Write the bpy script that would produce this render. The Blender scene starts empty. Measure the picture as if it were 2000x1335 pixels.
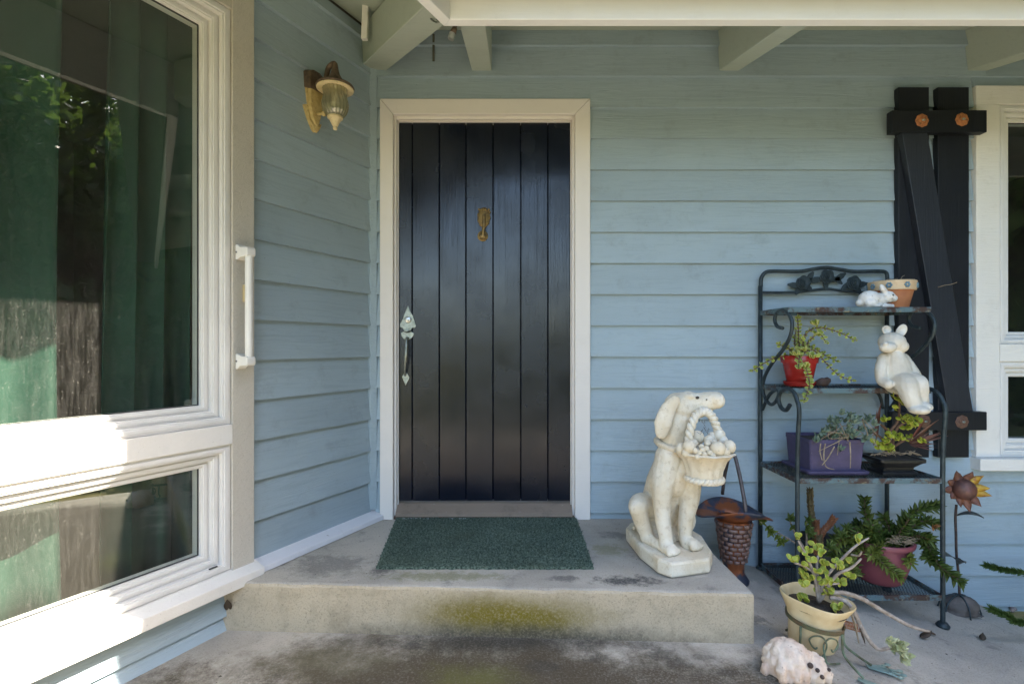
import bpy, bmesh, math, random
import numpy as np
from mathutils import Vector, Matrix, Euler, noise as mnoise
rad = math.radians
random.seed(7)
scene = bpy.context.scene
COL = scene.collection

# ------------------------------------------------------------------ camera
CZ = 1.075            # camera height above the porch slab
CY = -2.667           # camera stands 2.67 m in front of the entry wall
cam_d = bpy.data.cameras.new('camera'); cam = bpy.data.objects.new('camera', cam_d)
COL.objects.link(cam); scene.camera = cam
cam.location = (0, CY, CZ); cam.rotation_euler = (rad(90), 0, 0)
cam_d.sensor_width = 36; cam_d.lens = 18.0; cam_d.shift_y = 0.00375
cam_d.clip_start = 0.05; cam_d.clip_end = 2000

# ------------------------------------------------------------------ light
SUN_EL = 42.7
world = bpy.data.worlds.new('World'); scene.world = world; world.use_nodes = True
wn = world.node_tree.nodes; wl = world.node_tree.links
sky = wn.new('ShaderNodeTexSky'); sky.sky_type = 'NISHITA'; sky.sun_disc = False
sky.sun_elevation = rad(SUN_EL); sky.sun_rotation = rad(90)
sky.air_density = 1.0; sky.dust_density = 1.7; sky.ozone_density = 0.8
bg = wn['Background']; bg.inputs['Strength'].default_value = 0.14
wl.new(sky.outputs['Color'], bg.inputs['Color'])
sun_d = bpy.data.lights.new('sun', 'SUN'); sun = bpy.data.objects.new('sun', sun_d); COL.objects.link(sun)
sun_d.energy = 4.2; sun_d.angle = rad(0.5); sun_d.color = (1, 0.91, 0.77)
sun.rotation_euler = (0, rad(90 - SUN_EL), 0); sun.location = (6, -1, 8)
scene.view_settings.view_transform = 'Standard'; scene.view_settings.look = 'None'
scene.view_settings.exposure = 2.82; scene.view_settings.gamma = 1
scene.view_settings.use_curve_mapping = False
scene.render.engine = 'CYCLES'
scene.cycles.max_bounces = 8; scene.cycles.diffuse_bounces = 5; scene.cycles.transparent_max_bounces = 12

# ------------------------------------------------------------------ measuring helpers
def at(px, py, d):
    """point at distance d from the camera plane, measured on the 2000 px photograph"""
    return Vector(((px - 1000) / 1000 * d, CY + d, CZ - (py - 675) / 1000 * d))
CX = -0.733                                   # inner corner of the two walls
DU = Vector((-0.458, -0.889, 0)); DN = Vector((0.889, -0.458, 0))
def W(u, n, z):                               # point on the slanted left wall: u along, n outwards
    return Vector((CX, 0, z)) + DU * u + DN * n
def lu(px, n):
    r = (px - 1000) / 1000
    return (2.667 * r + .733 - n * (.889 + .458 * r)) / (.889 * r - .458)
def lz(px, py, n):
    u = lu(px, n); d = 2.667 - .889 * u - .458 * n
    return CZ - (py - 675) / 1000 * d
def bz(py, n=0.0):                            # height on the entry wall
    return CZ - (py - 675) / 1000 * (2.667 - n)
def bx(px, n=0.0):
    return (px - 1000) / 1000 * (2.667 - n)
STEP = CZ - .893
def floor_z(x, y=0): return -0.17 * max(0.0, x - 0.88)

# ------------------------------------------------------------------ objects
ORG = {}
def tag(o, label=None, cat=None, group=None, kind=None):
    if label: o['label'] = label
    if cat: o['category'] = cat
    if group: o['group'] = group
    if kind: o['kind'] = kind
    return o
def thing(name, label, cat, loc, group=None):
    o = bpy.data.objects.new(name, None); COL.objects.link(o)
    o.location = loc; o.empty_display_size = 0.05
    ORG[o] = Vector(loc)
    return tag(o, label, cat, group)
def org(p): return ORG.get(p, Vector((0, 0, 0))) if p else Vector((0, 0, 0))
def link(name, me, parent=None, M=None):
    o = bpy.data.objects.new(name, me); COL.objects.link(o)
    if parent:
        o.parent = parent; ORG[o] = org(parent)
    if M is not None:
        o.matrix_basis = Matrix.Translation(-org(parent)) @ M
    return o

def catmull(pts, sub):
    P = [Vector(p) for p in pts]
    if len(P) < 3 or sub < 2: 
        if sub < 2: return P
    out = []
    n = len(P)
    for i in range(n - 1):
        p0 = P[max(i - 1, 0)]; p1 = P[i]; p2 = P[i + 1]; p3 = P[min(i + 2, n - 1)]
        for k in range(sub):
            t = k / sub; t2 = t * t; t3 = t2 * t
            out.append(.5 * ((2 * p1) + (p2 - p0) * t + (2 * p0 - 5 * p1 + 4 * p2 - p3) * t2 + (3 * p1 - p0 - 3 * p2 + p3) * t3))
    out.append(P[-1]); return out
def lerp_list(r, n):
    if not isinstance(r, (list, tuple)): return [r] * n
    m = len(r) - 1; out = []
    for i in range(n):
        t = i / max(n - 1, 1) * m; k = min(int(t), m - 1); out.append(r[k] + (r[k + 1] - r[k]) * (t - k))
    return out

class MB:
    def __init__(s): s.v = []; s.f = []
    def add(s, v, f):
        b = len(s.v); s.v += [Vector(x) for x in v]; s.f += [[i + b for i in q] for q in f]; return s
    def box(s, a, b, M=None):
        x0, y0, z0 = a; x1, y1, z1 = b
        v = [Vector(p) for p in ((x0,y0,z0),(x1,y0,z0),(x1,y1,z0),(x0,y1,z0),(x0,y0,z1),(x1,y0,z1),(x1,y1,z1),(x0,y1,z1))]
        if M: v = [M @ p for p in v]
        return s.add(v, [(0,3,2,1),(4,5,6,7),(0,1,5,4),(1,2,6,5),(2,3,7,6),(3,0,4,7)])
    def prism(s, poly, a, b, fn):
        """polygon (list of 2-tuples) swept between a and b; fn(p, q, t) -> point"""
        n = len(poly); v = [fn(p, q, a) for p, q in poly] + [fn(p, q, b) for p, q in poly]
        f = [tuple(range(n))[::-1], tuple(range(n, 2 * n))] + [(i, (i + 1) % n, n + (i + 1) % n, n + i) for i in range(n)]
        return s.add(v, f)
    def tube(s, pts, r, n=8, sub=4, closed=False, sq=None):
        P = catmull(pts, sub) if not closed else [Vector(p) for p in pts]
        R = lerp_list(r, len(P)); v = []; f = []
        up = None
        for i, p in enumerate(P):
            if closed: t = P[(i + 1) % len(P)] - P[i - 1]
            else: t = P[min(i + 1, len(P) - 1)] - P[max(i - 1, 0)]
            if t.length < 1e-9: t = Vector((0, 0, 1))
            t.normalize()
            if up is None:
                up = Vector((0, 0, 1)) if abs(t.z) < .9 else Vector((1, 0, 0))
            a = t.cross(up)
            if a.length < 1e-5: a = t.orthogonal()
            a.normalize(); b2 = a.cross(t); up = b2
            for k in range(n):
                w = 2 * math.pi * k / n
                v.append(p + (a * math.cos(w) + b2 * math.sin(w) * (sq or 1)) * R[i])
        m = len(P)
        for i in range(m if closed else m - 1):
            j = (i + 1) % m
            for k in range(n):
                k2 = (k + 1) % n
                f.append((i * n + k, i * n + k2, j * n + k2, j * n + k))
        if not closed:
            f.append(tuple(range(n))[::-1]); f.append(tuple((m - 1) * n + k for k in range(n)))
        return s.add(v, f)
    def lathe(s, prof, n=32, c=(0, 0, 0), M=None, rfun=None):
        """prof: (r, z) from bottom up, open or closed by r = 0"""
        c = Vector(c); v = []; f = []
        for i, (r, z) in enumerate(prof):
            for k in range(n):
                w = 2 * math.pi * k / n
                rr = r * (rfun(w, z, i) if rfun else 1)
                p = Vector((rr * math.cos(w), rr * math.sin(w), z))
                if M: p = M @ p
                v.append(p + c)
        for i in range(len(prof) - 1):
            for k in range(n):
                k2 = (k + 1) % n
                f.append((i * n + k, i * n + k2, (i + 1) * n + k2, (i + 1) * n + k))
        f.append(tuple(range(n))[::-1]); f.append(tuple((len(prof) - 1) * n + k for k in range(n)))
        return s.add(v, f)
    def ball(s, c, r, n=12, m=8, M=None):
        if not isinstance(r, (tuple, list, Vector)): r = (r, r, r)
        c = Vector(c); v = [Vector((0, 0, -1))]; f = []
        for i in range(1, m):
            ph = -math.pi / 2 + math.pi * i / m
            for k in range(n):
                w = 2 * math.pi * k / n
                v.append(Vector((math.cos(ph) * math.cos(w), math.cos(ph) * math.sin(w), math.sin(ph))))
        v.append(Vector((0, 0, 1))); last = len(v) - 1
        for k in range(n): f.append((0, 1 + (k + 1) % n, 1 + k))
        for i in range(m - 2):
            for k in range(n):
                a = 1 + i * n + k; b = 1 + i * n + (k + 1) % n
                f.append((a, b, b + n, a + n))
        for k in range(n): f.append((1 + (m - 2) * n + k, 1 + (m - 2) * n + (k + 1) % n, last))
        out = []
        for p in v:
            q = Vector((p.x * r[0], p.y * r[1], p.z * r[2]))
            if M: q = M @ q
            out.append(q + c)
        return s.add(out, f)
    def chain(s, pts, r, sub=6, n=12):
        P = catmull(pts, sub) if len(pts) > 2 else [Vector(pts[0]).lerp(Vector(pts[1]), k / (sub * 2)) for k in range(sub * 2 + 1)]
        for p, q in zip(P, lerp_list(r, len(P))): s.ball(p, q, n, 8)
        return s
    def mesh(s, name, mat, smooth=False, bevel=0, origin=None, angle=None):
        me = bpy.data.meshes.new(name)
        o = origin or Vector((0, 0, 0))
        me.from_pydata([tuple(p - o) for p in s.v], [], s.f)
        bm = bmesh.new(); bm.from_mesh(me)
        bmesh.ops.recalc_face_normals(bm, faces=bm.faces)
        if bevel:
            ed = [e for e in bm.edges if len(e.link_faces) == 2 and e.calc_face_angle(0) > .5]
            bmesh.ops.bevel(bm, geom=ed, offset=bevel, segments=2, affect='EDGES', profile=.5, clamp_overlap=True)
        bm.to_mesh(me); bm.free()
        if mat: me.materials.append(mat)
        if smooth:
            me.polygons.foreach_set('use_smooth', [True] * len(me.polygons))
            if angle:
                try: me.set_sharp_from_angle(angle=angle)
                except Exception: pass
        me.update(); return me
    def build(s, name, mat, parent=None, smooth=False, bevel=0, angle=None):
        return link(name, s.mesh(name, mat, smooth, bevel, org(parent), angle), parent)

TMP = bpy.data.scenes.new('workshop')
def sculpt(mb, name, mat, parent, voxel=.006, smooth=6, disp=None):
    """one continuous skin over overlapping volumes"""
    me = mb.mesh(name, mat, False, 0, org(parent))
    t = bpy.data.objects.new('tmp', me); TMP.collection.objects.link(t)
    r = t.modifiers.new('r', 'REMESH'); r.mode = 'VOXEL'; r.voxel_size = voxel
    if smooth:
        m = t.modifiers.new('s', 'SMOOTH'); m.iterations = smooth; m.factor = .5
    TMP.view_layers[0].update(); dg = TMP.view_layers[0].depsgraph; dg.update()
    new = bpy.data.meshes.new_from_object(t.evaluated_get(dg))
    bpy.data.objects.remove(t); bpy.data.meshes.remove(me)
    new.name = name; new.materials.clear(); new.materials.append(mat)
    if disp:
        a, sc = disp
        n = len(new.vertices); co = np.empty(n * 3); no = np.empty(n * 3)
        new.vertices.foreach_get('co', co); new.vertices.foreach_get('normal', no)
        co = co.reshape(-1, 3); k = np.array([mnoise.noise(Vector(q) * sc) * a + mnoise.noise(Vector(q) * sc * 3.1) * a * .4 for q in co])
        new.vertices.foreach_set('co', (co + no.reshape(-1, 3) * k[:, None]).ravel())
    new.polygons.foreach_set('use_smooth', [True] * len(new.polygons))
    return link(name, new, parent)

# ------------------------------------------------------------------ materials
class NT:
    def __init__(s, name):
        s.m = bpy.data.materials.new(name); s.m.use_nodes = True; s.t = s.m.node_tree
        s.n = s.t.nodes; s.b = s.n['Principled BSDF']; s.out = s.n['Material Output']
    def node(s, ty, **kw):
        n = s.n.new(ty)
        for k, v in kw.items():
            if k in n.inputs: s.set(n.inputs[k], v)
            else: setattr(n, k, v)
        return n
    def set(s, sock, v):
        if hasattr(v, 'is_output'): s.t.links.new(v, sock)
        else: sock.default_value = v
    def math(s, op, a, b=None, c=None, clamp=False):
        n = s.n.new('ShaderNodeMath'); n.operation = op; n.use_clamp = clamp
        for i, x in enumerate((a, b, c)):
            if x is not None: s.set(n.inputs[i], x)
        return n.outputs[0]
    def vmath(s, op, a, b=None):
        n = s.n.new('ShaderNodeVectorMath'); n.operation = op
        for i, x in enumerate((a, b)):
            if x is not None: s.set(n.inputs[i], x)
        return n.outputs['Value'] if op in ('LENGTH', 'DOT_PRODUCT', 'DISTANCE') else n.outputs['Vector']
    def mix(s, fac, a, b, mode='MIX'):
        n = s.n.new('ShaderNodeMix'); n.data_type = 'RGBA'; n.blend_type = mode; n.clamp_factor = True
        s.set(n.inputs[0], fac)
        for i, x in ((6, a), (7, b)):
            s.set(n.inputs[i], x if hasattr(x, 'is_output') else (*x, 1))
        return n.outputs[2]
    def noise(s, vec, scale, detail=4, rough=.55, dist=0):
        n = s.node('ShaderNodeTexNoise', Scale=scale, Detail=detail, Roughness=rough, Distortion=dist)
        s.set(n.inputs['Vector'], vec); return n.outputs['Fac']
    def ramp(s, v, a, b, lo=0.0, hi=1.0):
        n = s.n.new('ShaderNodeMapRange'); n.interpolation_type = 'SMOOTHSTEP'
        s.set(n.inputs[0], v); n.inputs[1].default_value = a; n.inputs[2].default_value = b
        n.inputs[3].default_value = lo; n.inputs[4].default_value = hi
        return n.outputs[0]
    def coord(s, kind='Object', rnd=True, scale=None):
        c = s.node('ShaderNodeTexCoord').outputs[kind]
        if rnd:
            oi = s.node('ShaderNodeObjectInfo').outputs['Random']
            c = s.vmath('ADD', c, s.scaled(oi))
        if scale: c = s.vmath('MULTIPLY', c, scale)
        return c
    def scaled(s, val):
        n = s.n.new('ShaderNodeCombineXYZ')
        for i, k in enumerate((37.0, 19.0, 23.0)): s.set(n.inputs[i], s.math('MULTIPLY', val, k))
        return n.outputs[0]
    def pos(s): return s.node('ShaderNodeNewGeometry').outputs['Position']
    def bump(s, h, strength=.3, dist=.002, prev=None):
        n = s.node('ShaderNodeBump', Strength=strength, Distance=dist); s.set(n.inputs['Height'], h)
        if prev: s.set(n.inputs['Normal'], prev)
        return n.outputs['Normal']
    def fin(s, col, rough=.6, normal=None, metal=0, spec=.5, **kw):
        s.set(s.b.inputs['Base Color'], col if hasattr(col, 'is_output') else (*col, 1))
        s.set(s.b.inputs['Roughness'], rough); s.set(s.b.inputs['Metallic'], metal)
        s.set(s.b.inputs['Specular IOR Level'], spec)
        if normal: s.set(s.b.inputs['Normal'], normal)
        for k, v in kw.items(): s.set(s.b.inputs[k], v)
        return s.m

def simple(name, c1, c2, scale=30, rough=.6, bump=.25, bscale=None, metal=0, spots=None, spotc=None, spotth=.62, spotscale=60, **kw):
    t = NT(name); c = t.coord()
    n = t.noise(c, scale, 5)
    col = t.mix(t.ramp(n, .35, .65), c1, c2)
    if spots:
        col = t.mix(t.math('MULTIPLY', t.ramp(t.noise(c, spotscale, 6, .65), spotth, spotth + .07), spots), col, spotc)
    b = t.bump(t.noise(c, bscale or scale * 3, 5, .65), bump, .003)
    return t.fin(col, rough, b, metal, **kw)

def painted_wood(name, base, var=.08, grain=(2.2, 40, 40), gstr=.35, rough=.5, dirt=.12, dirtc=(.12, .11, .09), chips=0, chipc=(.3, .25, .2), spec=.4, gdist=.0025, gcol=0):
    """painted board with embossed grain along local X"""
    t = NT(name)
    oi = t.node('ShaderNodeObjectInfo').outputs['Random']
    c = t.coord()
    g = t.vmath('MULTIPLY', c, grain)
    wav = t.noise(t.vmath('MULTIPLY', c, (grain[0] * .6, grain[1] * .35, grain[2] * .35)), 1.0, 2, .5)
    n1 = t.noise(t.vmath('ADD', g, t.vmath('MULTIPLY', t.mix(1, (0, 0, 0), wav), (0, 9, 9))), 1.6, 5, .6, .6)
    fine = t.noise(t.vmath('MULTIPLY', c, (grain[0] * 6, grain[1] * 4, grain[2] * 4)), 1.5, 3, .6)
    big = t.noise(c, 3.5, 4)
    f = t.math('ADD', t.math('MULTIPLY', t.math('SUBTRACT', oi, .5), var), t.math('MULTIPLY', t.math('SUBTRACT', big, .5), var * 1.6))
    col = t.mix(1, base, base)
    hs = t.node('ShaderNodeHueSaturation'); t.set(hs.inputs['Color'], col); t.set(hs.inputs['Value'], t.math('ADD', 1, f))
    col = hs.outputs[0]
    col = t.mix(t.math('MULTIPLY', t.ramp(t.noise(c, 9, 6, .7), .52, .75), dirt), col, dirtc)
    speck = t.ramp(t.noise(c, 120, 3, .5), .72, .77)
    col = t.mix(t.math('MULTIPLY', speck, min(1, dirt * 2.5)), col, dirtc)
    if gcol: col = t.mix(t.math('MULTIPLY', t.ramp(n1, .50, .64), gcol), col, tuple(x * .45 for x in base)); col = t.mix(t.math('MULTIPLY', t.ramp(fine, .52, .68), gcol * .6), col, tuple(min(1, x * 1.35) for x in base))
    if chips:
        col = t.mix(t.math('MULTIPLY', t.ramp(t.noise(t.vmath('MULTIPLY', c, (1, 3, 3)), 22, 6, .7), .66, .69), chips), col, chipc)
    h = t.math('ADD', n1, t.math('MULTIPLY', fine, .35))
    return t.fin(col, t.ramp(big, .3, .7, rough - .06, rough + .08), t.bump(h, gstr, gdist), spec=spec)

M = {}
M['siding'] = painted_wood('siding_paint', (.33, .41, .455), var=.13, grain=(1.5, 34, 34), gstr=1.0, rough=.5, dirt=.2, gcol=.11)
M['sage'] = painted_wood('eave_paint', (.43, .47, .40), var=.05, gstr=.22, rough=.55, dirt=.14, gcol=.1)
M['white'] = painted_wood('white_trim_paint', (.76, .73, .68), var=.03, grain=(3, 60, 60), gstr=.7, rough=.5, dirt=.16, dirtc=(.3, .26, .2), chips=.35, chipc=(.42, .38, .32))
M['fascia'] = painted_wood('fascia_paint', (.82, .81, .80), var=.02, gstr=.2, rough=.5, dirt=.07, dirtc=(.35, .3, .25))
M['worn_white'] = painted_wood('worn_white_paint', (.66, .66, .68), var=.05, gstr=.5, rough=.55, dirt=.22, dirtc=(.3, .29, .27), chips=.8, chipc=(.32, .29, .26))
M['door_trim'] = painted_wood('door_trim_paint', (.74, .69, .64), var=.02, gstr=.2, rough=.5, dirt=.07, dirtc=(.3, .24, .18))
M['black_wood'] = painted_wood('black_door_paint', (.0035, .0062, .015), var=.2, grain=(45, 45, 2.0), gstr=.4, rough=.22, gcol=.0, dirt=.12, dirtc=(.03, .024, .02), spec=.5, gdist=.002)
M['shutter'] = painted_wood('black_shutter_paint', (.008, .0095, .014), var=.25, grain=(50, 50, 2.5), gstr=.5, rough=.5, dirt=.08, dirtc=(.05, .05, .05), spec=.4)
M['brace'] = painted_wood('black_brace_paint', (.017, .020, .028), var=.1, grain=(50, 50, 2.5), gstr=.6, rough=.45, dirt=.15, dirtc=(.06, .06, .06), spec=.5)
M['thresh'] = painted_wood('weathered_threshold', (.22, .17, .13), var=.2, gstr=.7, rough=.75, dirt=.4, dirtc=(.05, .04, .035), chips=.8, chipc=(.38, .36, .33))
M['brownwood'] = painted_wood('bare_brown_wood', (.12, .07, .05), var=.2, gstr=.7, rough=.8, dirt=.4)
M['casing'] = painted_wood('rough_casing_paint', (.54, .50, .43), var=.04, grain=(30, 60, 60), gstr=.9, rough=.6, dirt=.18, dirtc=(.28, .24, .18), chips=.25, chipc=(.3, .27, .22), gcol=.15)
M['vinyl'] = simple('white_vinyl', (.74, .72, .69), (.69, .67, .64), 8, .38, .05, spots=.35, spotc=(.4, .38, .34), spotth=.66)

def concrete(name, floor):
    t = NT(name); p = t.pos()
    c = t.mix(t.ramp(t.noise(p, 2.2, 6, .6), .35, .65), (.54, .49, .41), (.39, .355, .30))
    c = t.mix(t.math('MULTIPLY', t.ramp(t.noise(p, 160, 3, .6), .5, .75), .45), c, (.15, .145, .14))
    c = t.mix(t.math('MULTIPLY', t.ramp(t.noise(p, 260, 2, .6), .60, .72), .5), c, (.50, .48, .45))
    c = t.mix(t.math('MULTIPLY', t.ramp(t.noise(p, 9, 7, .72), .56, .72), .55), c, (.14, .135, .13))
    def spot(cx, cy, cz, rx, ry, rz, soft=.75, nscale=6, namp=.8):
        d = t.vmath('LENGTH', t.vmath('DIVIDE', t.vmath('SUBTRACT', p, (cx, cy, cz)), (rx, ry, rz)))
        d = t.math('ADD', d, t.math('MULTIPLY', t.math('SUBTRACT', t.noise(p, nscale, 9, .78), .5), namp * 2.4))
        return t.math('MULTIPLY', t.ramp(d, 1.0, 1.0 - soft), t.ramp(t.noise(p, 120, 5, .75), .34, .56, .62, 1.0))
    if floor:
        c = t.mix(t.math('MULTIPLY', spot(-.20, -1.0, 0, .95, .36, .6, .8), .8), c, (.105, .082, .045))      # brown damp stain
        c = t.mix(t.math('MULTIPLY', spot(.1, -1.8, 0, 2.3, 1.15, .6, .3, 3, .4), .97), c, (.075, .058, .036))      # brown of the front paving, darkened as painted tree shade
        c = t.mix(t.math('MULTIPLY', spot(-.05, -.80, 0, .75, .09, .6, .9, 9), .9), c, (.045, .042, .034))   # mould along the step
        c = t.mix(t.math('MULTIPLY', spot(-.12, -1.03, 0, .22, .16, .6, .9, 9), .6), c, (.15, .15, .035))   # moss
        c = t.mix(t.math('MULTIPLY', spot(-.62, -.93, 0, .35, .14, .6, .9, 9), .5), c, (.17, .15, .085))
        for (x, y, r) in ((.52, -.88, .05), (.47, -.83, .045), (.56, -.93, .04), (.66, -.9, .03), (.71, -.98, .03), (.3, -.9, .04), (-.35, -.83, .035), (.1, -.95, .05), (.85, -.97, .045), (1.5, -.9, .04), (.95, -.62, .06)):
            c = t.mix(t.math('MULTIPLY', spot(x, y, 0, r * 1.5, r * .9, 1, .55, 32, 1.3), .5), c, (.05, .047, .04))
    else:
        up = t.node('ShaderNodeSeparateXYZ'); t.set(up.inputs[0], t.node('ShaderNodeNewGeometry').outputs['Normal'])
        side = t.ramp(up.outputs[2], .8, .3)
        c = t.mix(t.math('MULTIPLY', side, .85), c, (.55, .45, .31))
        c = t.mix(t.math('MULTIPLY', t.math('MULTIPLY', side, t.ramp(t.noise(p, 130, 4, .7), .52, .66)), .3), c, (.14, .115, .085))
        c = t.mix(t.math('MULTIPLY', t.math('MULTIPLY', side, t.ramp(t.noise(p, 11, 7, .7), .45, .7)), .45), c, (.30, .25, .17))
        c = t.mix(t.math('MULTIPLY', t.math('MULTIPLY', side, spot(-.02, -.8, .08, .50, .4, .11, .8, 4, .35)), 1.0), c, (.19, .145, .012))
        c = t.mix(t.math('MULTIPLY', t.math('MULTIPLY', side, spot(.05, -.8, -.01, 1.0, .4, .085, .8, 7, .5)), .85), c, (.05, .046, .035))
        top = t.ramp(up.outputs[2], .3, .8)
        for (x, y, rx, ry, k, cc) in ((.44, -.72, .15, .055, .9, (.05, .05, .05)), (-.74, -.58, .20, .14, .6, (.13, .125, .115)), (-.25, -.68, .3, .05, .6, (.17, .18, .06)),
                                  (.2, -.7, .08, .03, .7, (.08, .08, .08)), (.42, -.42, .10, .08, .55, (.2, .2, .08)), (-.52, -.63, .06, .05, .8, (.06, .06, .058)), (.5, -.25, .12, .06, .55, (.1, .1, .1))):
            c = t.mix(t.math('MULTIPLY', t.math('MULTIPLY', top, spot(x, y, STEP, rx, ry, .3, .7, 24, 1.2)), k), c, cc)
    h = t.math('ADD', t.noise(p, 150, 5, .75), t.math('MULTIPLY', t.noise(p, 30, 5, .6), .8))
    pit = t.ramp(t.noise(p, 210, 4, .65), .58, .68)
    c = t.mix(t.math('MULTIPLY', pit, .3), c, (.14, .12, .10))
    return t.fin(c, .82, t.bump(t.math('SUBTRACT', h, t.math('MULTIPLY', pit, .6)), .8, .004), spec=.3)
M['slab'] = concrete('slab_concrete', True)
M['step'] = concrete('step_concrete', False)

def glass(name, tint, dirt):
    t = NT(name)
    bf = t.node('ShaderNodeNewGeometry').outputs['Backfacing']
    fr = t.node('ShaderNodeFresnel'); t.set(fr.inputs['IOR'], t.math('MULTIPLY_ADD', bf, 1 / 2.0 - 2.0, 2.0))
    tr = t.node('ShaderNodeBsdfTransparent', Color=(*tint, 1)); gl = t.node('ShaderNodeBsdfGlossy', Roughness=0.0, Color=(.95, 1, .97, 1))
    mx = t.n.new('ShaderNodeMixShader'); t.set(mx.inputs[0], fr.outputs[0]); t.t.links.new(tr.outputs[0], mx.inputs[1]); t.t.links.new(gl.outputs[0], mx.inputs[2])
    df = t.node('ShaderNodeBsdfDiffuse', Color=(.7, .68, .62, 1))
    p = t.pos()
    drip = t.noise(t.vmath('MULTIPLY', p, (75, 75, 9)), 1.2, 6, .7)
    sp = t.ramp(t.noise(p, 170, 2, .5), .64, .72)
    sp2 = t.ramp(t.noise(p, 60, 3, .6), .66, .74)
    a = t.math('ADD', t.math('MULTIPLY', sp, t.ramp(drip, .35, .65, .15, .5)), t.math('ADD', t.math('MULTIPLY', sp2, .12), t.ramp(drip, .35, .75, .05, .20)))
    a = t.math('MULTIPLY', a, dirt, clamp=True)
    m2 = t.n.new('ShaderNodeMixShader'); t.set(m2.inputs[0], a); t.t.links.new(mx.outputs[0], m2.inputs[1]); t.t.links.new(df.outputs[0], m2.inputs[2])
    t.t.links.new(m2.outputs[0], t.out.inputs[0]); return t.m
M['glass'] = glass('window_glass', (.86, .9, .86), .17)
M['glass2'] = glass('clean_window_glass', (.75, .8, .8), .05)

# ================================================================== THE SETTING
# ground to the horizon, porch slab (falling to the right), step
t = NT('earth_and_grass'); p = t.pos()
c = t.mix(t.ramp(t.noise(p, .5, 6, .6), .4, .6), (.26, .26, .08), (.36, .29, .14))
c = t.mix(t.math('MULTIPLY', t.noise(p, 25, 5, .7), .6), c, (.17, .17, .05))
M['earth'] = t.fin(c, .95, t.bump(t.noise(p, 40, 5, .7), .6, .02), spec=.2)
mb = MB(); mb.add([(-600, -600, -.30), (600, -600, -.30), (600, 600, -.30), (-600, 600, -.30)], [(0, 1, 2, 3)])
tag(mb.build('ground', M['earth']), kind='structure')

mb = MB()                                         # slab as a grid so that it can fall towards the right
xs = [-6, -4, -2, -1, 0, .88, 1.3, 1.8, 2.2, 2.5, 3.0, 3.6]
def slab_back(x): return .3 if x <= 2.3 else .3 - (x - 2.3) * 1.25
rows = []
for x in xs:
    yb = slab_back(x) if x <= 2.3 else min(.3, .02 - (x - 2.36) * 1.15)
    rows.append([(x, yb, floor_z(x)), (x, -1.5, floor_z(x)), (x, -3.4, floor_z(x)), (x, -3.4, -.5), (x, yb, -.5)])
v = [q for r in rows for q in r]; f = []
for i in range(len(xs) - 1):
    a = i * 5; b = a + 5
    for k in range(4): f.append((a + k, a + k + 1, b + k + 1, b + k))
    f.append((a + 4, a, b, b + 4))
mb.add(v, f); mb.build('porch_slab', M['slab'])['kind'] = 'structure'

mb = MB()
poly = [(.862, -.008), (.878, -.819), (-1.13, -.728), (-.745, -.008)]
fn = lambda p, q, t: Vector((p, q, t))
mb.prism(poly, -.05, STEP, fn)
me = mb.mesh('porch_step', M['step'], False, .012)
bm = bmesh.new(); bm.from_mesh(me)
bmesh.ops.subdivide_edges(bm, edges=[e for e in bm.edges if e.calc_length() > .3], cuts=40, use_grid_fill=True)
for vtx in bm.verts:
    if vtx.co.z > STEP - .03 and vtx.co.y < -.68:
        k = mnoise.noise(vtx.co * 16) * .004 + mnoise.noise(vtx.co * 55) * .003
        vtx.co.y += k; vtx.co.z += min(0, k)
bm.to_mesh(me); bm.free()
tag(link('porch_step', me), kind='structure')

# gravel bed at the wall foot on the right
t = NT('gravel_stone'); oi = t.coord('Object', False)
cc = t.mix(t.ramp(t.noise(t.pos(), 35, 3), .4, .6), (.30, .22, .17), (.16, .15, .15))
M['gravel'] = t.fin(cc, .8, t.bump(t.noise(t.pos(), 150, 4), .4, .003))
mb = MB(); rg = random.Random(3)
for i in range(330):
    x = rg.uniform(2.42, 3.7); y = rg.uniform(-1.3, -.03)
    if y < .02 - (x - 2.36) * 1.15 + .04: continue
    r = rg.uniform(.012, .03)
    mb.ball((x, y, -.285 + rg.uniform(0, .022)), (r, r * rg.uniform(.7, 1.1), r * .6), 7, 5, Matrix.Rotation(rg.uniform(0, 6), 3, 'Z') @ Matrix.Rotation(rg.uniform(-.4, .4), 3, 'X'))
tag(mb.build('gravel', M['gravel'], None, True), 'brown and grey gravel in the bed at the wall foot', 'gravel', kind='stuff')

# ================================================================== THE HOUSE
house = thing('house', 'blue lap sided house with white trimmed windows and open rafter eaves', 'house', (CX, 0, 0))
PITCH = .1608; Z0 = CZ + .2655
BM = {}
def board_mesh(L, h=PITCH + .011):
    k = (round(L, 3), round(h, 3))
    if k not in BM:
        mb = MB(); nseg = max(2, int(L / .12))
        prof = [(0, 0), (-.0270, 0), (-.0265, .002), (-.006, h), (0, h)]
        mb.prism(prof, 0, L, lambda p, q, t: Vector((t, p, q)))
        BM[k] = mb.mesh('siding_board', M['siding'])
    return BM[k]
RB = random.Random(11)
def back_board(wall, x0, x1, k, ztop=None, zbot=None):
    z = Z0 + k * PITCH; h = PITCH + .011
    if zbot is not None and z < zbot: h -= zbot - z; z = zbot
    if ztop is not None and z + h > ztop: h = ztop - z
    if h < .02 or x1 - x0 < .004: return
    o = link('siding_board', board_mesh(x1 - x0, h), wall, Matrix.Translation((x0, 0, z)) @ Matrix.Rotation(RB.uniform(-.0006, .0006), 4, 'Y'))
RL = Matrix(((.458, -.889, 0, 0), (.889, .458, 0, 0), (0, 0, 1, 0), (0, 0, 0, 1)))
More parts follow.
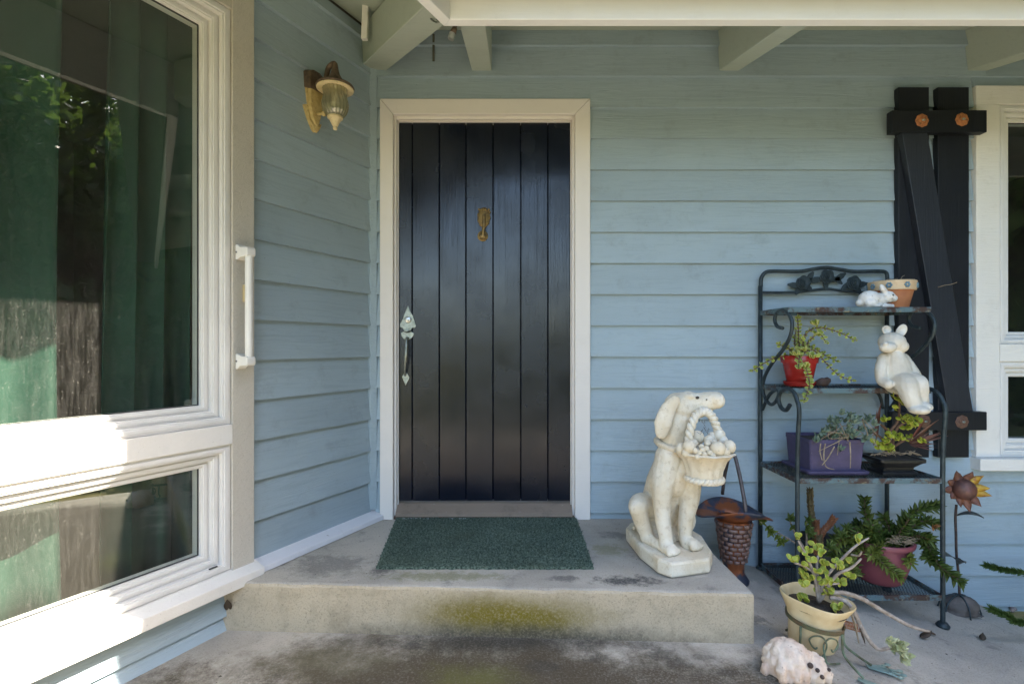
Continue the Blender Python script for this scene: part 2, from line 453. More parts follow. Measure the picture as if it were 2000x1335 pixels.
def left_board(wall, u0, u1, k, ztop=None, zbot=None):
    z = Z0 + k * PITCH; h = PITCH + .011
    if zbot is not None and z < zbot: h -= zbot - z; z = zbot
    if ztop is not None and z + h > ztop: h = ztop - z
    if h < .02: return
    link('siding_board', board_mesh(u1 - u0, h), wall, Matrix.Translation(W(u1, 0, z)) @ RL)

# --- entry wall
DX0, DX1 = bx(775), bx(1117); CX0, CX1 = bx(742, .03), bx(1153, .03)
DTOP = bz(233); CTOP = bz(193, .03)
WX0 = bx(1906, .035); WX1 = 3.6; WZT = bz(167, .035); WZB = bz(893, .035)
WVX0 = bx(1950, .03)
EAVE = CZ + 1.64
mb = MB()
def wbox(x0, x1, z0, z1): mb.box((x0, .002, z0), (x1, .12, z1))
wbox(CX - .3, DX0 - .035, -.4, DTOP + .03); wbox(CX - .3, 5, DTOP + .03, EAVE + .05)
wbox(DX1 + .035, WVX0 + .03, -.4, DTOP + .03); wbox(WVX0 + .03, 5, -.4, WZB + .02); wbox(WX1, 5, WZB + .02, DTOP + .03)
wbox(DX0 - .035, DX1 + .035, -.4, STEP - .01)
dkt = simple('wall_sheathing', (.05, .05, .05), (.07, .06, .05), 10, .9)
entry = mb.build('entry_wall', dkt, house)
for k in range(-11, 9):
    z = Z0 + k * PITCH; top = z + PITCH
    lo = STEP + .012
    if z > CTOP - .02:                                       # above the door casing: full courses, broken at a butt joint
        seam = [bx(1425), bx(1917), 1.1, 2.6, .3, 1.7, 2.2, .9][k % 8] if k != 7 else bx(1917)
        if k == 6: seam = bx(1425)
        zt = EAVE if z > WZT - .02 else None
        xe = 5 if z > WZT - .05 else WX0 - .002
        if k >= 8: zt = EAVE
        if z < WZT < top and xe < 4: back_board(entry, WX0 - .001, 5, k, zbot=WZT + .002)
        s2 = min(seam, xe)
        back_board(entry, CX + .028, s2 - .0008, k, ztop=zt)
        if s2 < xe: back_board(entry, s2 + .0008, xe, k, ztop=zt)
    else:
        crosses = top > CTOP - .001
        back_board(entry, CX + .028, CX0 - .001, k, zbot=lo)
        if crosses:                                           # the course notched over the casing
            back_board(entry, CX0 - .001, CX1 + .001, k, zbot=CTOP + .002)
        x1 = WX0 - .002 if z > WZB - .10 else 5
        if z < WZT < top: back_board(entry, WX0 - .001, 5, k, zbot=WZT + .002)
        back_board(entry, CX1 + .001, x1, k)
mb = MB(); w1 = W(.034, 0, 0); w2 = W(.034, .024, 0); mb.prism([(CX - .001, .001), (w1.x, w1.y), (w2.x, w2.y), (CX + .036, -.025), (CX + .036, .001)], STEP + .05, EAVE - .15, lambda p, q, t: Vector((p, q, t))); mb.build('corner_trim', M['siding'], house, False, .003)
# --- slanted window wall
WU = lu(452, .04); WC = lu(497, .045); WG = lu(388, -.02); WEND = 2.6
ZC_T = lz(450, 20, .035)
wl_ = MB()
def lbox(m, u0, u1, n0, n1, z0, z1):
    pts = [(u0, n0), (u1, n0), (u1, n1), (u0, n1)]
    m.prism(pts, z0, z1, lambda p, q, t: W(p, q, t)); return m
ZF_B = lz(447, 1112, .035)
lbox(wl_, -.1, WU + .02, -.12, -.002, -.4, EAVE + .05); lbox(wl_, WU + .02, 5, -.12, -.002, ZC_T - .02, EAVE + .05)
lbox(wl_, WU + .02, 5, -.12, -.002, -.4, ZF_B + .02); lbox(wl_, WEND + .05, 5, -.12, -.002, ZF_B + .02, ZC_T - .02)
bay = wl_.build('window_wall', dkt, house)
SILL_T = ZF_B + .004
for k in range(-9, 9):
    z = Z0 + k * PITCH
    if z + PITCH > STEP + .03: left_board(bay, .03, WC - .001, k, zbot=CZ - .868, ztop=EAVE - .02)
    if z + PITCH < SILL_T + .02: left_board(bay, lu(453, 0), 3.2, k, ztop=SILL_T - .04, zbot=.0)
    if z > ZC_T + .1: left_board(bay, WC, 3.2, k, ztop=EAVE - .02)
# white base board at the step
mb = MB()
mb.prism([(-.001, .004), (-.001, .052), (.02, .048), (.080, .026), (.084, .004)], .0, WC - .0125, lambda n, z, t: W(t, n, STEP - .002 + z))
bb = mb.mesh('base_board', M['worn_white'], False, .003, org(house))
link('base_board', bb, house)

def ring(fn, a0, a1, z0, z1, w, n0, n1):
    """mitred rectangular frame; w = (at a0, at a1, bottom, top); n0 back, n1 front"""
    O = [(a0, z0), (a1, z0), (a1, z1), (a0, z1)]
    I = [(a0 + w[0], z0 + w[2]), (a1 - w[1], z0 + w[2]), (a1 - w[1], z1 - w[3]), (a0 + w[0], z1 - w[3])]
    v = [fn(a, n1, z) for a, z in O] + [fn(a, n1, z) for a, z in I] + [fn(a, n0, z) for a, z in O] + [fn(a, n0, z) for a, z in I]
    f = []
    for i in range(4):
        j = (i + 1) % 4
        f += [(i, j, 4 + j, 4 + i), (4 + i, 4 + j, 12 + j, 12 + i), (8 + i, 8 + j, j, i), (8 + i, 12 + i, 12 + j, 8 + j)]
    return v, f
def vinyl_window(parent, fn, a0, a1, z0, z1, w, ns, glassmat, gl):
    """stepped vinyl frame with a sash and a pane; ns = front of each step"""
    fr = [0, .38, .70, 1.0]; names = ['frame', 'frame_stop', 'sash']
    first = None
    for i in range(3):
        q0, q1 = fr[i], fr[i + 1]
        A0 = a0 + w[0] * q0 + (.0 if i == 0 else .0006); A1 = a1 - w[1] * q0; B0 = z0 + w[2] * q0; B1 = z1 - w[3] * q0
        ww = [x * (q1 - q0) for x in w]
        mb = MB(); v, f = ring(fn, A0, A1, B0, B1, ww, -.06, ns[i]); mb.add(v, f)
        # a small rounded nosing in front of each step
        mb2 = MB(); v, f = ring(fn, A0 + ww[0] * .3, A1 - ww[1] * .3, B0 + ww[2] * .3, B1 - ww[3] * .3, [x * .45 for x in ww], ns[i] - .002, ns[i] + .0045); mb2.add(v, f)
        o = mb.build(names[i], M['vinyl'], parent, False, .0022)
        mb2.build('bead', M['vinyl'], parent, False, .0015)
    A = (a0 + w[0] - .005, a1 - w[1] + .005, z0 + w[2] - .005, z1 - w[3] + .005)
    mb = MB(); mb.add([fn(A[0], gl, A[2]), fn(A[1], gl, A[2]), fn(A[1], gl, A[3]), fn(A[0], gl, A[3])], [(0, 1, 2, 3)])
    mb.build('pane', glassmat, parent)
    mb = MB(); v, f = ring(fn, A[0] + .004, A[1] - .004, A[2] + .004, A[3] - .004, (.004,) * 4, gl - .004, gl + .003); mb.add(v, f)
    mb.build('gasket', M['rubber'], parent)
M['rubber'] = simple('black_gasket', (.03, .03, .03), (.05, .05, .05), 20, .6, .05)

# left window
fnL = lambda a, n, z: W(a, n, z)
zr1 = lz(447, 828, .045); zr0 = lz(447, 868, .045)
mb = MB(); lbox(mb, WU + .001, WEND, -.10, -.065, ZF_B + .001, ZC_T)           # inner buck behind the frames
for dz in (0,):
    pass
win = MB(); lbox(win, WU - .002, WU + .03, -.12, -.062, ZF_B, ZC_T)
windowL = win.build('window', M['vinyl'], house)
def wl_w(n):   # widths for the upper / lower frames
    return
gB = lz(388, 791, -.02); gT = lz(390, 50, -.02)
vinyl_window(windowL, fnL, WU, WEND, zr1, ZC_T, (WG - WU, .12, gB - zr1, ZC_T - gT), (.034, .014, -.004), M['glass'], -.022)
g2T = lz(388, 913, -.02); g2B = lz(390, 1083, -.02)
vinyl_window(windowL, fnL, WU, WEND, ZF_B, zr0, (WG - WU, .12, g2B - ZF_B, zr0 - g2T), (.034, .014, -.004), M['glass'], -.022)
mb = MB(); lbox(mb, WC, WU - .001, -.002, .045, CZ - .884, ZC_T + .11); mb.build('casing', M['casing'], windowL, False, .003)
mb = MB(); lbox(mb, WU, WEND + .1, -.002, .043, ZC_T + .001, ZC_T + .108); mb.build('casing', M['casing'], windowL, False, .003)
mb = MB(); lbox(mb, WU - .0005, WEND, -.05, .048, zr0 + .001, zr1 - .001); mb.build('rail', M['white'], windowL, False, .003)
mb = MB()
mb.prism([(-.05, .0), (-.05, -.05), (.088, -.062), (.092, -.018), (.04, 0)], WC - .012, WEND + .1, lambda n, z, t: W(t, n, SILL_T - .006 + z))
mb.build('sill', M['white'], windowL, False, .003)
for px, py in ((418, 828 - 4), (425, 1106)):                  # weep slots
    mb = MB(); u = lu(px, .036); lbox(mb, u, u + .03, .03, .0365, lz(px, py, .035), lz(px, py, .035) + .004); mb.build('weep_slot', M['rubber'], windowL)

# right window
fnR = lambda a, n, z: Vector((a, -n, z))
win = MB(); win.box((WVX0 + .032, .06, WZB), (WVX0 + .05, .12, WZT - .1)); windowR = win.build('window', M['vinyl'], house)
RT = bz(205, .03); r1b = bz(671, .03); r0t = bz(706, .03); RB_ = bz(892, .03)
vinyl_window(windowR, fnR, WVX0, WX1 - .1, r1b, RT, (bx(1967, -.01) - WVX0, .06, bz(648, -.01) - r1b, RT - bz(240, -.01)), (.028, .010, -.004), M['glass2'], -.018)
vinyl_window(windowR, fnR, WVX0, WX1 - .1, RB_, r0t, (bx(1967, -.01) - WVX0, .06, bz(855, -.01) - RB_, r0t - bz(735, -.01)), (.028, .010, -.004), M['glass2'], -.018)
mb = MB(); mb.box((WX0, -.038, RB_), (WVX0 - .001, .05, RT)); mb.build('casing', M['white'], windowR, False, .003)
mb = MB(); mb.box((WX0, -.036, RT + .001), (WX1, .05, WZT)); mb.build('casing', M['white'], windowR, False, .003)
mb = MB(); mb.box((WVX0, -.040, r0t + .001), (WX1 - .1, .05, r1b - .001)); mb.build('rail', M['white'], windowR, False, .003)
mb = MB(); mb.box((WX0 - .012, -.075, RB_ - .062), (WX1, .0, RB_ - .001)); mb.build('sill', M['white'], windowR, False, .004)

# door frame
mb = MB(); mb.box((DX0 - .033, -.005, STEP), (DX0 - .0005, .11, DTOP + .03)); mb.box((DX1 + .0005, -.005, STEP), (DX1 + .033, .11, DTOP + .03)); mb.box((DX0 - .0004, -.005, DTOP), (DX1 + .0004, .11, DTOP + .03))
frame = mb.build('door_frame', M['door_trim'], house, False, .002)
def casing(poly, nm='casing'):
    m2 = MB(); m2.prism(poly, -.034, -.002, lambda p, q, t: Vector((p, t, q))); return m2.build(nm, M['door_trim'], frame, False, .004)
iw0, iw1, it = DX0 - .012, DX1 + .012, DTOP + .012
casing([(CX0, STEP - .002), (iw0, STEP - .002), (iw0, it), (CX0, CTOP)])
casing([(CX1, STEP - .002), (CX1, CTOP), (iw1, it), (iw1, STEP - .002)])
casing([(CX0 + .0006, CTOP + .0004), (iw0 + .0006, it + .0004), (iw1 - .0006, it + .0004), (CX1 - .0006, CTOP + .0004)])
m2 = MB(); m2.box((DX0 + .0005, .012, STEP + .03), (DX0 + .006, .028, DTOP - .002)); m2.box((DX1 - .006, .012, STEP + .03), (DX1 - .0005, .028, DTOP - .002)); m2.box((DX0 + .0065, .012, DTOP - .007), (DX1 - .0065, .028, DTOP - .001))
m2.build('door_stop', M['door_trim'], frame, False, .0015)
DB = bz(977, -.03)
m2 = MB(); m2.prism([(.11, .0), (.11, DB - STEP - .006), (.02, DB - STEP - .01), (-.035, .034), (-.038, .014), (.0, .014), (.0, .0)], DX0 + .0005, DX1 - .0005, lambda y, z, t: Vector((t, y, STEP + z)))
m2.build('threshold', M['thresh'], frame, False, .002)
m2 = MB(); m2.box((DX0 - .01, -.030, STEP - .002), (DX1 + .01, -.001, STEP + .013)); m2.build('subsill', M['brownwood'], frame, False, .002)
m2 = MB(); rg = random.Random(5); pts = []
for i in range(26):
    m2.box((DX0 + .03 + i * .033, -.046 + rg.uniform(-.003, .004), STEP - .001), (DX0 + .066 + i * .033, -.0305, STEP + .006 + rg.uniform(0, .003)))
m2.build('paint_bead', M['worn_white'], frame)

# --- roof over the porch: deck, rafters, valley beam, fascia, added sun blockers
def eo(e): return (CX + e * .6097, -e)          # on the bisector, e outside both walls
SL = .258
def dz_(e): return EAVE - SL * e
mb = MB()
def slab_poly(pts, th):
    n = len(pts); mb.add([Vector(p) for p in pts] + [Vector(p) + Vector((0, 0, th)) for p in pts],
        [tuple(range(n)), tuple(range(n, 2 * n))[::-1]] + [(i, (i + 1) % n, n + (i + 1) % n, n + i) for i in range(n)])
a = eo(.86); b = eo(-3.5)
slab_poly([(a[0], a[1], dz_(.86)), (6, -.86, dz_(.86)), (6, 3.5, dz_(-3.5)), (b[0], b[1], dz_(-3.5))], .03)
p1 = W(5.5, .86, dz_(.86)); p2 = W(5.5, -3.5, dz_(-3.5))
slab_poly([(a[0], a[1], dz_(.86)), (b[0], b[1], dz_(-3.5)), tuple(p2), tuple(p1)], .03)
roof = mb.build('roof', M['sage'], house)
for xc in (-.156, 1.122, 2.405, 3.69):
    m2 = MB(); m2.prism([(-.02, EAVE - .21), (-.02, EAVE - .001 + .005), (.797, dz_(.797) - .001), (.797, dz_(.797) - .21)], xc - .051, xc + .051, lambda e, z, t: Vector((t, -e, z)))
    m2.build('rafter', M['sage'], roof, False, .004)
for uc in (1.75, 3.03, 4.3):
    m2 = MB(); m2.prism([(-.02, EAVE - .21), (-.02, EAVE + .004), (.797, dz_(.797) - .001), (.797, dz_(.797) - .21)], uc - .051, uc + .051, lambda e, z, t: W(t, e, z))
    m2.build('rafter', M['sage'], roof, False, .004)
bd = Vector((.6097, -1, 0)); bl = bd.length; bd.normalize(); bp = Vector((-bd.y, bd.x, 0))
m2 = MB(); m2.prism([(-.03, EAVE - .20), (-.03, EAVE + .0), (.79, dz_(.79) - .012), (.79, dz_(.79) - .20)], -.06, .06, lambda e, z, t: Vector((CX, 0, z)) + bd * (e * bl) + bp * t)
m2.build('valley_beam', M['sage'], roof, False, .004)
FB = CZ + 1.163; FT = dz_(.80) - .004
a0 = eo(.80); a1 = eo(.84)
m2 = MB(); m2.prism([a0, a1, (6, -.84), (6, -.80)], FB, FT, lambda p, q, t: Vector((p, q, t))); m2.build('fascia', M['fascia'], roof, False, .003)
q0 = W(5.4, .80, 0); q1 = W(5.4, .845, 0); a1b = eo(.8405)
m2 = MB(); m2.prism([(a0[0] - .0008, a0[1]), (a1[0] - .0008, a1[1]), (q1.x, q1.y), (q0.x, q0.y)], FB - .002, FT, lambda p, q, t: Vector((p, q, t))); m2.build('fascia', M['fascia'], roof, False, .003)
M['sun_blocker'] = simple('dark_blocker_paint', (.045, .035, .028), (.06, .05, .04), 8, .5, .1)  # dark colour keeps the added blocker faint in the panes
g0 = eo(.8425); g1 = eo(1.055); GB = CZ + 1.243; GT = CZ + 1.365  # unseen block added past the fascia to shape the sun patch
q0 = W(5.4, .8465, 0); q1 = W(5.4, 1.055, 0)
m2 = MB()
m2.prism([g0, g1, (6, -1.055), (6, -.8425)], GB, GT, lambda p, q, t: Vector((p, q, t))); m2.build('sun_blocker', M['sun_blocker'], roof, False, .004)
m2 = MB(); m2.prism([(g0[0] - .0008, g0[1]), (g1[0] - .0008, g1[1]), (q1.x, q1.y), (q0.x, q0.y)], GB, GT, lambda p, q, t: Vector((p, q, t))); m2.build('sun_blocker', M['sun_blocker'], roof, False, .004)
# hanging strip, metal strap plate and nail strip under the eave
m2 = MB(); pt = at(712, 78, 2.42); m2.prism([(-.014, 0), (.014, 0), (.016, .34), (-.012, .34)], -.012, .012, lambda p, q, t: pt + Vector((p + q * .03, t, q)))
m2.build('hanging_strip', M['white'], roof, False, .002)
m2 = MB(); m2.box((bx(846), -.024, bz(124)), (bx(850), -.0178, bz(72))); m2.build('nail_strip', simple('dark_strip', (.08, .085, .06), (.11, .11, .08), 30, .8), roof)

# rooms behind the glass
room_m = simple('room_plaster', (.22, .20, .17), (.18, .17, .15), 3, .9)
mb = MB()
def rbox(pts, z0, z1):
    n = len(pts); v = [Vector((x, y, z0)) for x, y in pts] + [Vector((x, y, z1)) for x, y in pts]
    mb.add(v, [tuple(range(n)), tuple(range(n, 2 * n))] + [(i, (i + 1) % n, n + (i + 1) % n, n + i) for i in range(n) if i != n - 1])
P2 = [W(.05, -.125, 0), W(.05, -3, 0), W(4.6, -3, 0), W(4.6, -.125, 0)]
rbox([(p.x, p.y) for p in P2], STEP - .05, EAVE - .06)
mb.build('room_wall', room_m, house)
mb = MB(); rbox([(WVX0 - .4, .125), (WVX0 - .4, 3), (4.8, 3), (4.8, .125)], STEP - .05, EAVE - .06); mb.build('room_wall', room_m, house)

# curtains in the left window
t = NT('green_curtain_cloth'); c = t.coord()
cl = t.mix(t.noise(c, 40, 4), (.025, .064, .048), (.033, .082, .062))
b = t.bump(t.noise(t.vmath('MULTIPLY', c, (1, 1, .3)), 300, 2), .15, .001)
t.fin(cl, .9, b, spec=.1); M['curtain'] = t.m
def curtain(u0, u1, n, amp, nf, seed, lab):
    rg = random.Random(seed); mb = MB(); nu = 70; nz = 14; zb, zt = STEP + .01, ZC_T + .05; v = []; f = []
    ph = rg.uniform(0, 6)
    for i in range(nu + 1):
        s = i / nu
        for j in range(nz + 1):
            q = j / nz
            w = math.sin(s * nf * 2 * math.pi + ph + .5 * math.sin(q * 3 + s * 5)) * amp * (1.15 - .35 * q) + .3 * amp * math.sin(s * nf * 5.3 + 2 * ph + q)
            uu = u0 + (u1 - u0) * s + .012 * math.sin(q * 4 + s * 20)
            v.append(W(uu, n + w, zb + (zt - zb) * q))
    for i in range(nu):
        for j in range(nz):
            a = i * (nz + 1) + j; f.append((a, a + 1, a + nz + 2, a + nz + 1))
    mb.add(v, f)
    base = W((u0 + u1) / 2, n, zb); root = thing('curtain', lab, 'curtain', base)
    o = mb.build('panel', M['curtain'], root, True)
    md = o.modifiers.new('thick', 'SOLIDIFY'); md.thickness = .002
    m2 = MB(); m2.tube([W(u0 - .03, n, zt + .012), W(u1 + .03, n, zt + .012)], .012, 8, 1); m2.build('rod', M['vinyl'], root, True)
curtain(WG - .07, WG + .22, -.20, .025, 3.0, 1, 'dark green curtain panel bunched at the right end of the large window')
curtain(WG + .36, WEND, -.165, .022, 5.5, 4, 'green curtain panel catching the sun at the left of the large window')

# ================================================================== TREES (mirrored in the windows and the door)
M['bark'] = simple('tree_bark', (.09, .065, .045), (.05, .04, .03), 12, .9, .8)
t = NT('tree_leaf'); oi = t.pos()
cl = t.mix(t.ramp(t.noise(oi, 1.2, 4, .6), .35, .65), (.045, .075, .018), (.08, .11, .028))
t.fin(cl, .45, None, spec=.4); tl = t.node('ShaderNodeBsdfTranslucent'); t.set(tl.inputs[0], t.mix(1, cl, (.12, .19, .03)))
mx = t.n.new('ShaderNodeMixShader'); mx.inputs[0].default_value = .4; t.t.links.new(t.b.outputs[0], mx.inputs[1]); t.t.links.new(tl.outputs[0], mx.inputs[2]); t.t.links.new(mx.outputs[0], t.out.inputs[0]); M['leaf'] = t.m
def crown_mesh(seed, R, H, nleaf, size):
    r = np.random.default_rng(seed)
    nc = 46
    cc = r.normal(size=(nc, 3)); cc /= np.linalg.norm(cc, axis=1)[:, None]
    cc *= (r.random((nc, 1)) ** .45); cc *= np.array([R, R, H]) * .8
    cr = r.uniform(.22, .42, nc) * R
    k = r.integers(0, nc, nleaf)
    d = r.normal(size=(nleaf, 3)); d /= np.linalg.norm(d, axis=1)[:, None]
    p = cc[k] + d * (cr[k] * (.35 + .65 * r.random(nleaf) ** .5))[:, None]
    a = r.normal(size=(nleaf, 3)); a /= np.linalg.norm(a, axis=1)[:, None]
    b = np.cross(a, r.normal(size=(nleaf, 3))); b /= np.linalg.norm(b, axis=1)[:, None]
    s = size * r.uniform(.6, 1.3, nleaf)[:, None]
    v = np.empty((nleaf, 4, 3)); v[:, 0] = p - a * s; v[:, 1] = p + b * s * .55; v[:, 2] = p + a * s; v[:, 3] = p - b * s * .55
    me = bpy.data.meshes.new('crown'); me.from_pydata(v.reshape(-1, 3).tolist(), [], np.arange(nleaf * 4).reshape(-1, 4).tolist())
    me.materials.append(M['leaf']); return me
def trunk_mesh(seed, H):
    r = random.Random(seed); mb = MB()
    mb.tube([(0, 0, -.4), (.05, .03, H * .3), (-.06, .1, H * .6), (.05, 0, H)], [.2, .16, .12, .05], 10, 5)
    for i in range(7):
        z = H * r.uniform(.35, .85); w = r.uniform(0, 6.28); L = r.uniform(1.0, 2.0)
        mb.tube([(0, 0, z), (math.cos(w) * L * .5, math.sin(w) * L * .5, z + .5), (math.cos(w) * L, math.sin(w) * L, z + 1.1)], [.07, .045, .02], 6, 3)
    return mb.mesh('trunk', M['bark'], True)
crowns = [crown_mesh(1, 2.6, 3.0, 9000, .13), crown_mesh(2, 2.2, 3.4, 9000, .12)]
trunks = [trunk_mesh(1, 4.5), trunk_mesh(2, 4.8)]
low_c = [crown_mesh(5, 1.5, 1.3, 6000, .10), crown_mesh(6, 1.7, 1.1, 6000, .11)]
rt = random.Random(21)
spots = [(10.5, -.3, 1.05), (12.5, 2.8, 1.1), (11, -3.6, 1.05), (14.5, -1.6, 1.3), (15, -5.6, 1.25), (9.5, -7.5, 1.0), (12, -10, 1.15), (8, -12, 1.0), (15, 1.0, 1.35), (18, -8, 1.4), (17, -2.8, 1.4), (9.5, -6.8, 1.55), (7.5, -10.5, 1.5), (12.5, -5.8, 1.6), (10, 4.5, 1.5), (5.5, -14.5, 1.3), (20, -4.4, 1.35), (21, -1.2, 1.4), (19.5, -7.0, 1.35), (22, -3.0, 1.5)]
for i, (x, y, s) in enumerate(spots):
    o = thing('leafy_tree', 'tall leafy green tree of the row mirrored in the window glass', 'tree', (x, y, -.3), 'trees mirrored in the windows')
    o.scale = (s, s, s); o.rotation_euler.z = rt.uniform(0, 6)
    for nm, me, z in (('trunk', trunks[i % 2], 0), ('crown', crowns[i % 2], 4.2)):
        c = bpy.data.objects.new(nm, me); COL.objects.link(c); c.parent = o; c.location = (0, 0, z)
bush = [(8.5, -1.2), (9, 1.6), (9.3, -4.2), (10, -6.3), (8.2, -9), (6.5, -13.5), (11.5, .2), (12, -2.4), (12.5, -8), (9, -11.5), (7.6, -2.9), (7.8, .4), (3, -19), (-1.5, -20), (-6, -19), (10.8, -5), (-10, -16), (6.3, -17), (.7, -21), (15.5, -2.4), (16, -4.2), (14.5, -3.3), (16.5, -6), (13.5, -1.0), (14, -4.8)]
for i, (x, y) in enumerate(bush):
    o = thing('hedge_bush', 'dense low green bush mirrored in the glass below the trees', 'bush', (x, y, -.3), 'bushes mirrored in the windows')
    s = rt.uniform(.9, 1.25); o.scale = (s, s, s); o.rotation_euler.z = rt.uniform(0, 6)
    for nm, me, z in (('crown', low_c[i % 2], 1.05),):
        c = bpy.data.objects.new(nm, me); COL.objects.link(c); c.parent = o; c.location = (0, 0, z)
    st = MB(); st.tube([(0, 0, -.2), (.05, 0, .5), (0, .05, 1.1)], [.06, .05, .02], 6, 3)
    c = link('stem', st.mesh('stem', M['bark'], True)); c.parent = o

# ================================================================== FRONT DOOR
YD = .03
door = thing('front_door', 'black plank front door with brass knocker in white frame', 'door', ((DX0 + DX1) / 2, YD, DB))
edges = [775, 805, 858, 910, 963, 1017, 1070, 1117]
for i in range(7):
    x0 = bx(edges[i], -YD) if i else DX0 + .004; x1 = bx(edges[i + 1], -YD) if i < 6 else DX1 - .004
    mb = MB(); w = .0032
    prof = [(x0 + .0012, YD + .03), (x0 + .0012, YD + w), (x0 + .0012 + w, YD), (x1 - .0012 - w, YD), (x1 - .0012, YD + w), (x1 - .0012, YD + .03)]
    mb.prism(prof, DB, DTOP - .006, lambda p, q, t: Vector((p, q, t)))
    mb.build('plank', M['black_wood'], door)
mb = MB(); mb.box((DX0 + .003, YD + .0305, DB), (DX1 - .003, YD + .045, DTOP - .005)); mb.build('backing', M['black_wood'], door)
M['pewter'] = simple('pewter', (.36, .38, .34), (.22, .24, .21), 60, .38, .5, 140, metal=.75, spots=.6, spotc=(.08, .08, .06))
M['brass'] = simple('old_brass', (.36, .25, .10), (.20, .14, .07), 70, .42, .6, 180, metal=.7, spots=.7, spotc=(.06, .05, .03), spotth=.58)
def dp(px, py, n=0): return Vector((bx(px, -YD + n), YD - n, CZ - (py - 675) / 1000 * (2.667 + YD - n)))
# handle set
h = MB()
def plate(mb, pts, n0, n1):
    v = [dp(x, y, n0) for x, y in pts] + [dp(x, y, n1) for x, y in pts]; n = len(pts)
    mb.add(v, [tuple(range(n)), tuple(range(n, 2 * n))] + [(i, (i + 1) % n, n + (i + 1) % n, n + i) for i in range(n)])
plate(h, [(797, 596), (801, 607), (807, 617), (810, 628), (813, 636), (810, 640), (805, 640), (802, 645), (795, 647), (789, 645), (786, 640), (781, 638), (781, 633), (786, 624), (790, 612)], -.001, .006)
plate(h, [(783, 650), (788, 647), (795, 650), (803, 647), (809, 651), (807, 656), (803, 661), (797, 664), (789, 662), (784, 656)], -.001, .006)
handle = h.build('handle', M['pewter'], door, False, .0015)
m2 = MB(); m2.lathe([(.0, 0), (.016, 0), (.018, .004), (.016, .010), (.012, .012), (.0, .012)], 20, dp(797, 624, .005), Matrix.Rotation(rad(90), 3, 'X')); m2.build('lock_cylinder', simple('steel', (.6, .6, .58), (.5, .5, .5), 40, .3, .05, metal=.9), handle, True, 0, rad(40))
m2 = MB(); c0 = dp(797, 624, .0172); m2.box((c0.x - .0012, c0.y - .0005, c0.z - .008), (c0.x + .0012, c0.y + .001, c0.z + .003)); m2.build('keyhole', M['rubber'], handle)
m2 = MB(); c0 = dp(795, 647, .005); m2.box((c0.x - .010, c0.y - .028, c0.z - .002), (c0.x + .010, c0.y, c0.z + .003)); m2.build('thumb_latch', M['pewter'], handle, False, .001)
m2 = MB(); m2.tube([dp(796, 660, .004), dp(794, 664, .03), dp(793, 690, .042), dp(791, 715, .030), dp(791, 733, .006)], [.009, .008, .009, .006, .006], 8, 6); m2.build('grip', M['pewter'], handle, True)
m2 = MB(); plate(m2, [(792, 726), (796, 730), (800, 737), (796, 745), (792, 753), (789, 745), (785, 736), (788, 730)], -.001, .005); m2.build('foot_plate', M['pewter'], handle, False, .001)
# knocker
kb = MB()
kb.lathe([(0, 0), (.030, 0), (.034, .005), (.026, .012), (.012, .018), (0, .02)], 20, dp(945, 425, 0), Matrix.Rotation(rad(90), 3, 'X') @ Matrix.Diagonal((1, 1.55, 1)), lambda w, z, i: 1 + .06 * math.cos(9 * w))
knock = kb.build('knocker', M['brass'], door, True, 0, rad(50))
m2 = MB(); m2.tube([dp(945, 420, .016), dp(945, 438, .030), dp(944, 452, .030), dp(943, 462, .022)], [.012, .010, .009, .012], 10, 5); m2.ball(dp(943, 461, .02), (.020, .016, .020), 14, 10); m2.build('clapper', M['brass'], knock, True)
m2 = MB(); m2.lathe([(0, 0), (.028, 0), (.028, .004), (.022, .008), (0, .008)], 20, dp(943, 461, 0), Matrix.Rotation(rad(90), 3, 'X')); m2.build('strike_plate', M['brass'], knock, True, 0, rad(40))
m2 = MB()
for k in range(5):
    for j in range(-2, 3):
        if abs(j) + k > 4 and k > 3: continue
        p = dp(945 + j * 4.6 + (k % 2) * 2, 409 + k * 5.5, .013 - abs(j) * .003); m2.ball(p, (.006, .004, .007), 6, 5)
m2.build('relief', M['brass'], knock, True)['kind'] = 'stuff'

# ================================================================== DOORMAT
t = NT('green_mat'); p = t.pos()
wv = t.node('ShaderNodeTexVoronoi', Scale=110); t.set(wv.inputs['Vector'], t.vmath('MULTIPLY', p, (1, 1.6, 1)))
cm = t.mix(t.ramp(t.math('ADD', t.math('MULTIPLY', t.noise(p, 140, 4, .7), .6), t.math('MULTIPLY', wv.outputs['Distance'], .55)), .4, .75), (.045, .072, .055), (.20, .26, .20))
cm = t.mix(t.math('MULTIPLY', t.ramp(t.noise(p, 6, 4, .6), .5, .8), .35), cm, (.09, .095, .05))
M['mat'] = t.fin(cm, .9, t.bump(t.noise(p, 260, 3, .7), .9, .006), spec=.15)
Q = [(-.597, CY + 2.645), (.331, CY + 2.645), (.327, CY + 2.045), (-.542, CY + 2.045)]
mat_root = thing('doormat', 'dark green fibre doormat with frayed edges before the black door', 'doormat', (-.12, CY + 2.35, STEP))
def mp(s, q):
    a = Vector((*Q[0], 0)).lerp(Vector((*Q[1], 0)), s); b = Vector((*Q[3], 0)).lerp(Vector((*Q[2], 0)), s)
    return a.lerp(b, q)
mb = MB(); N1, N2 = 90, 60; v = []; f = []
for i in range(N1 + 1):
    for j in range(N2 + 1):
        p = mp(i / N1, j / N2)
        e = min(i, N1 - i, j, N2 - j)
        wob = .006 * mnoise.noise(Vector((i * .4, j * .4, 0))) if e == 0 else 0
        p += Vector((wob, wob, 0)); p.z = STEP + .009 + .003 * mnoise.noise(Vector((i * .9, j * .9, 3))) + .004 * mnoise.noise(Vector((i * .05, j * .06, 8)))
        v.append(p)
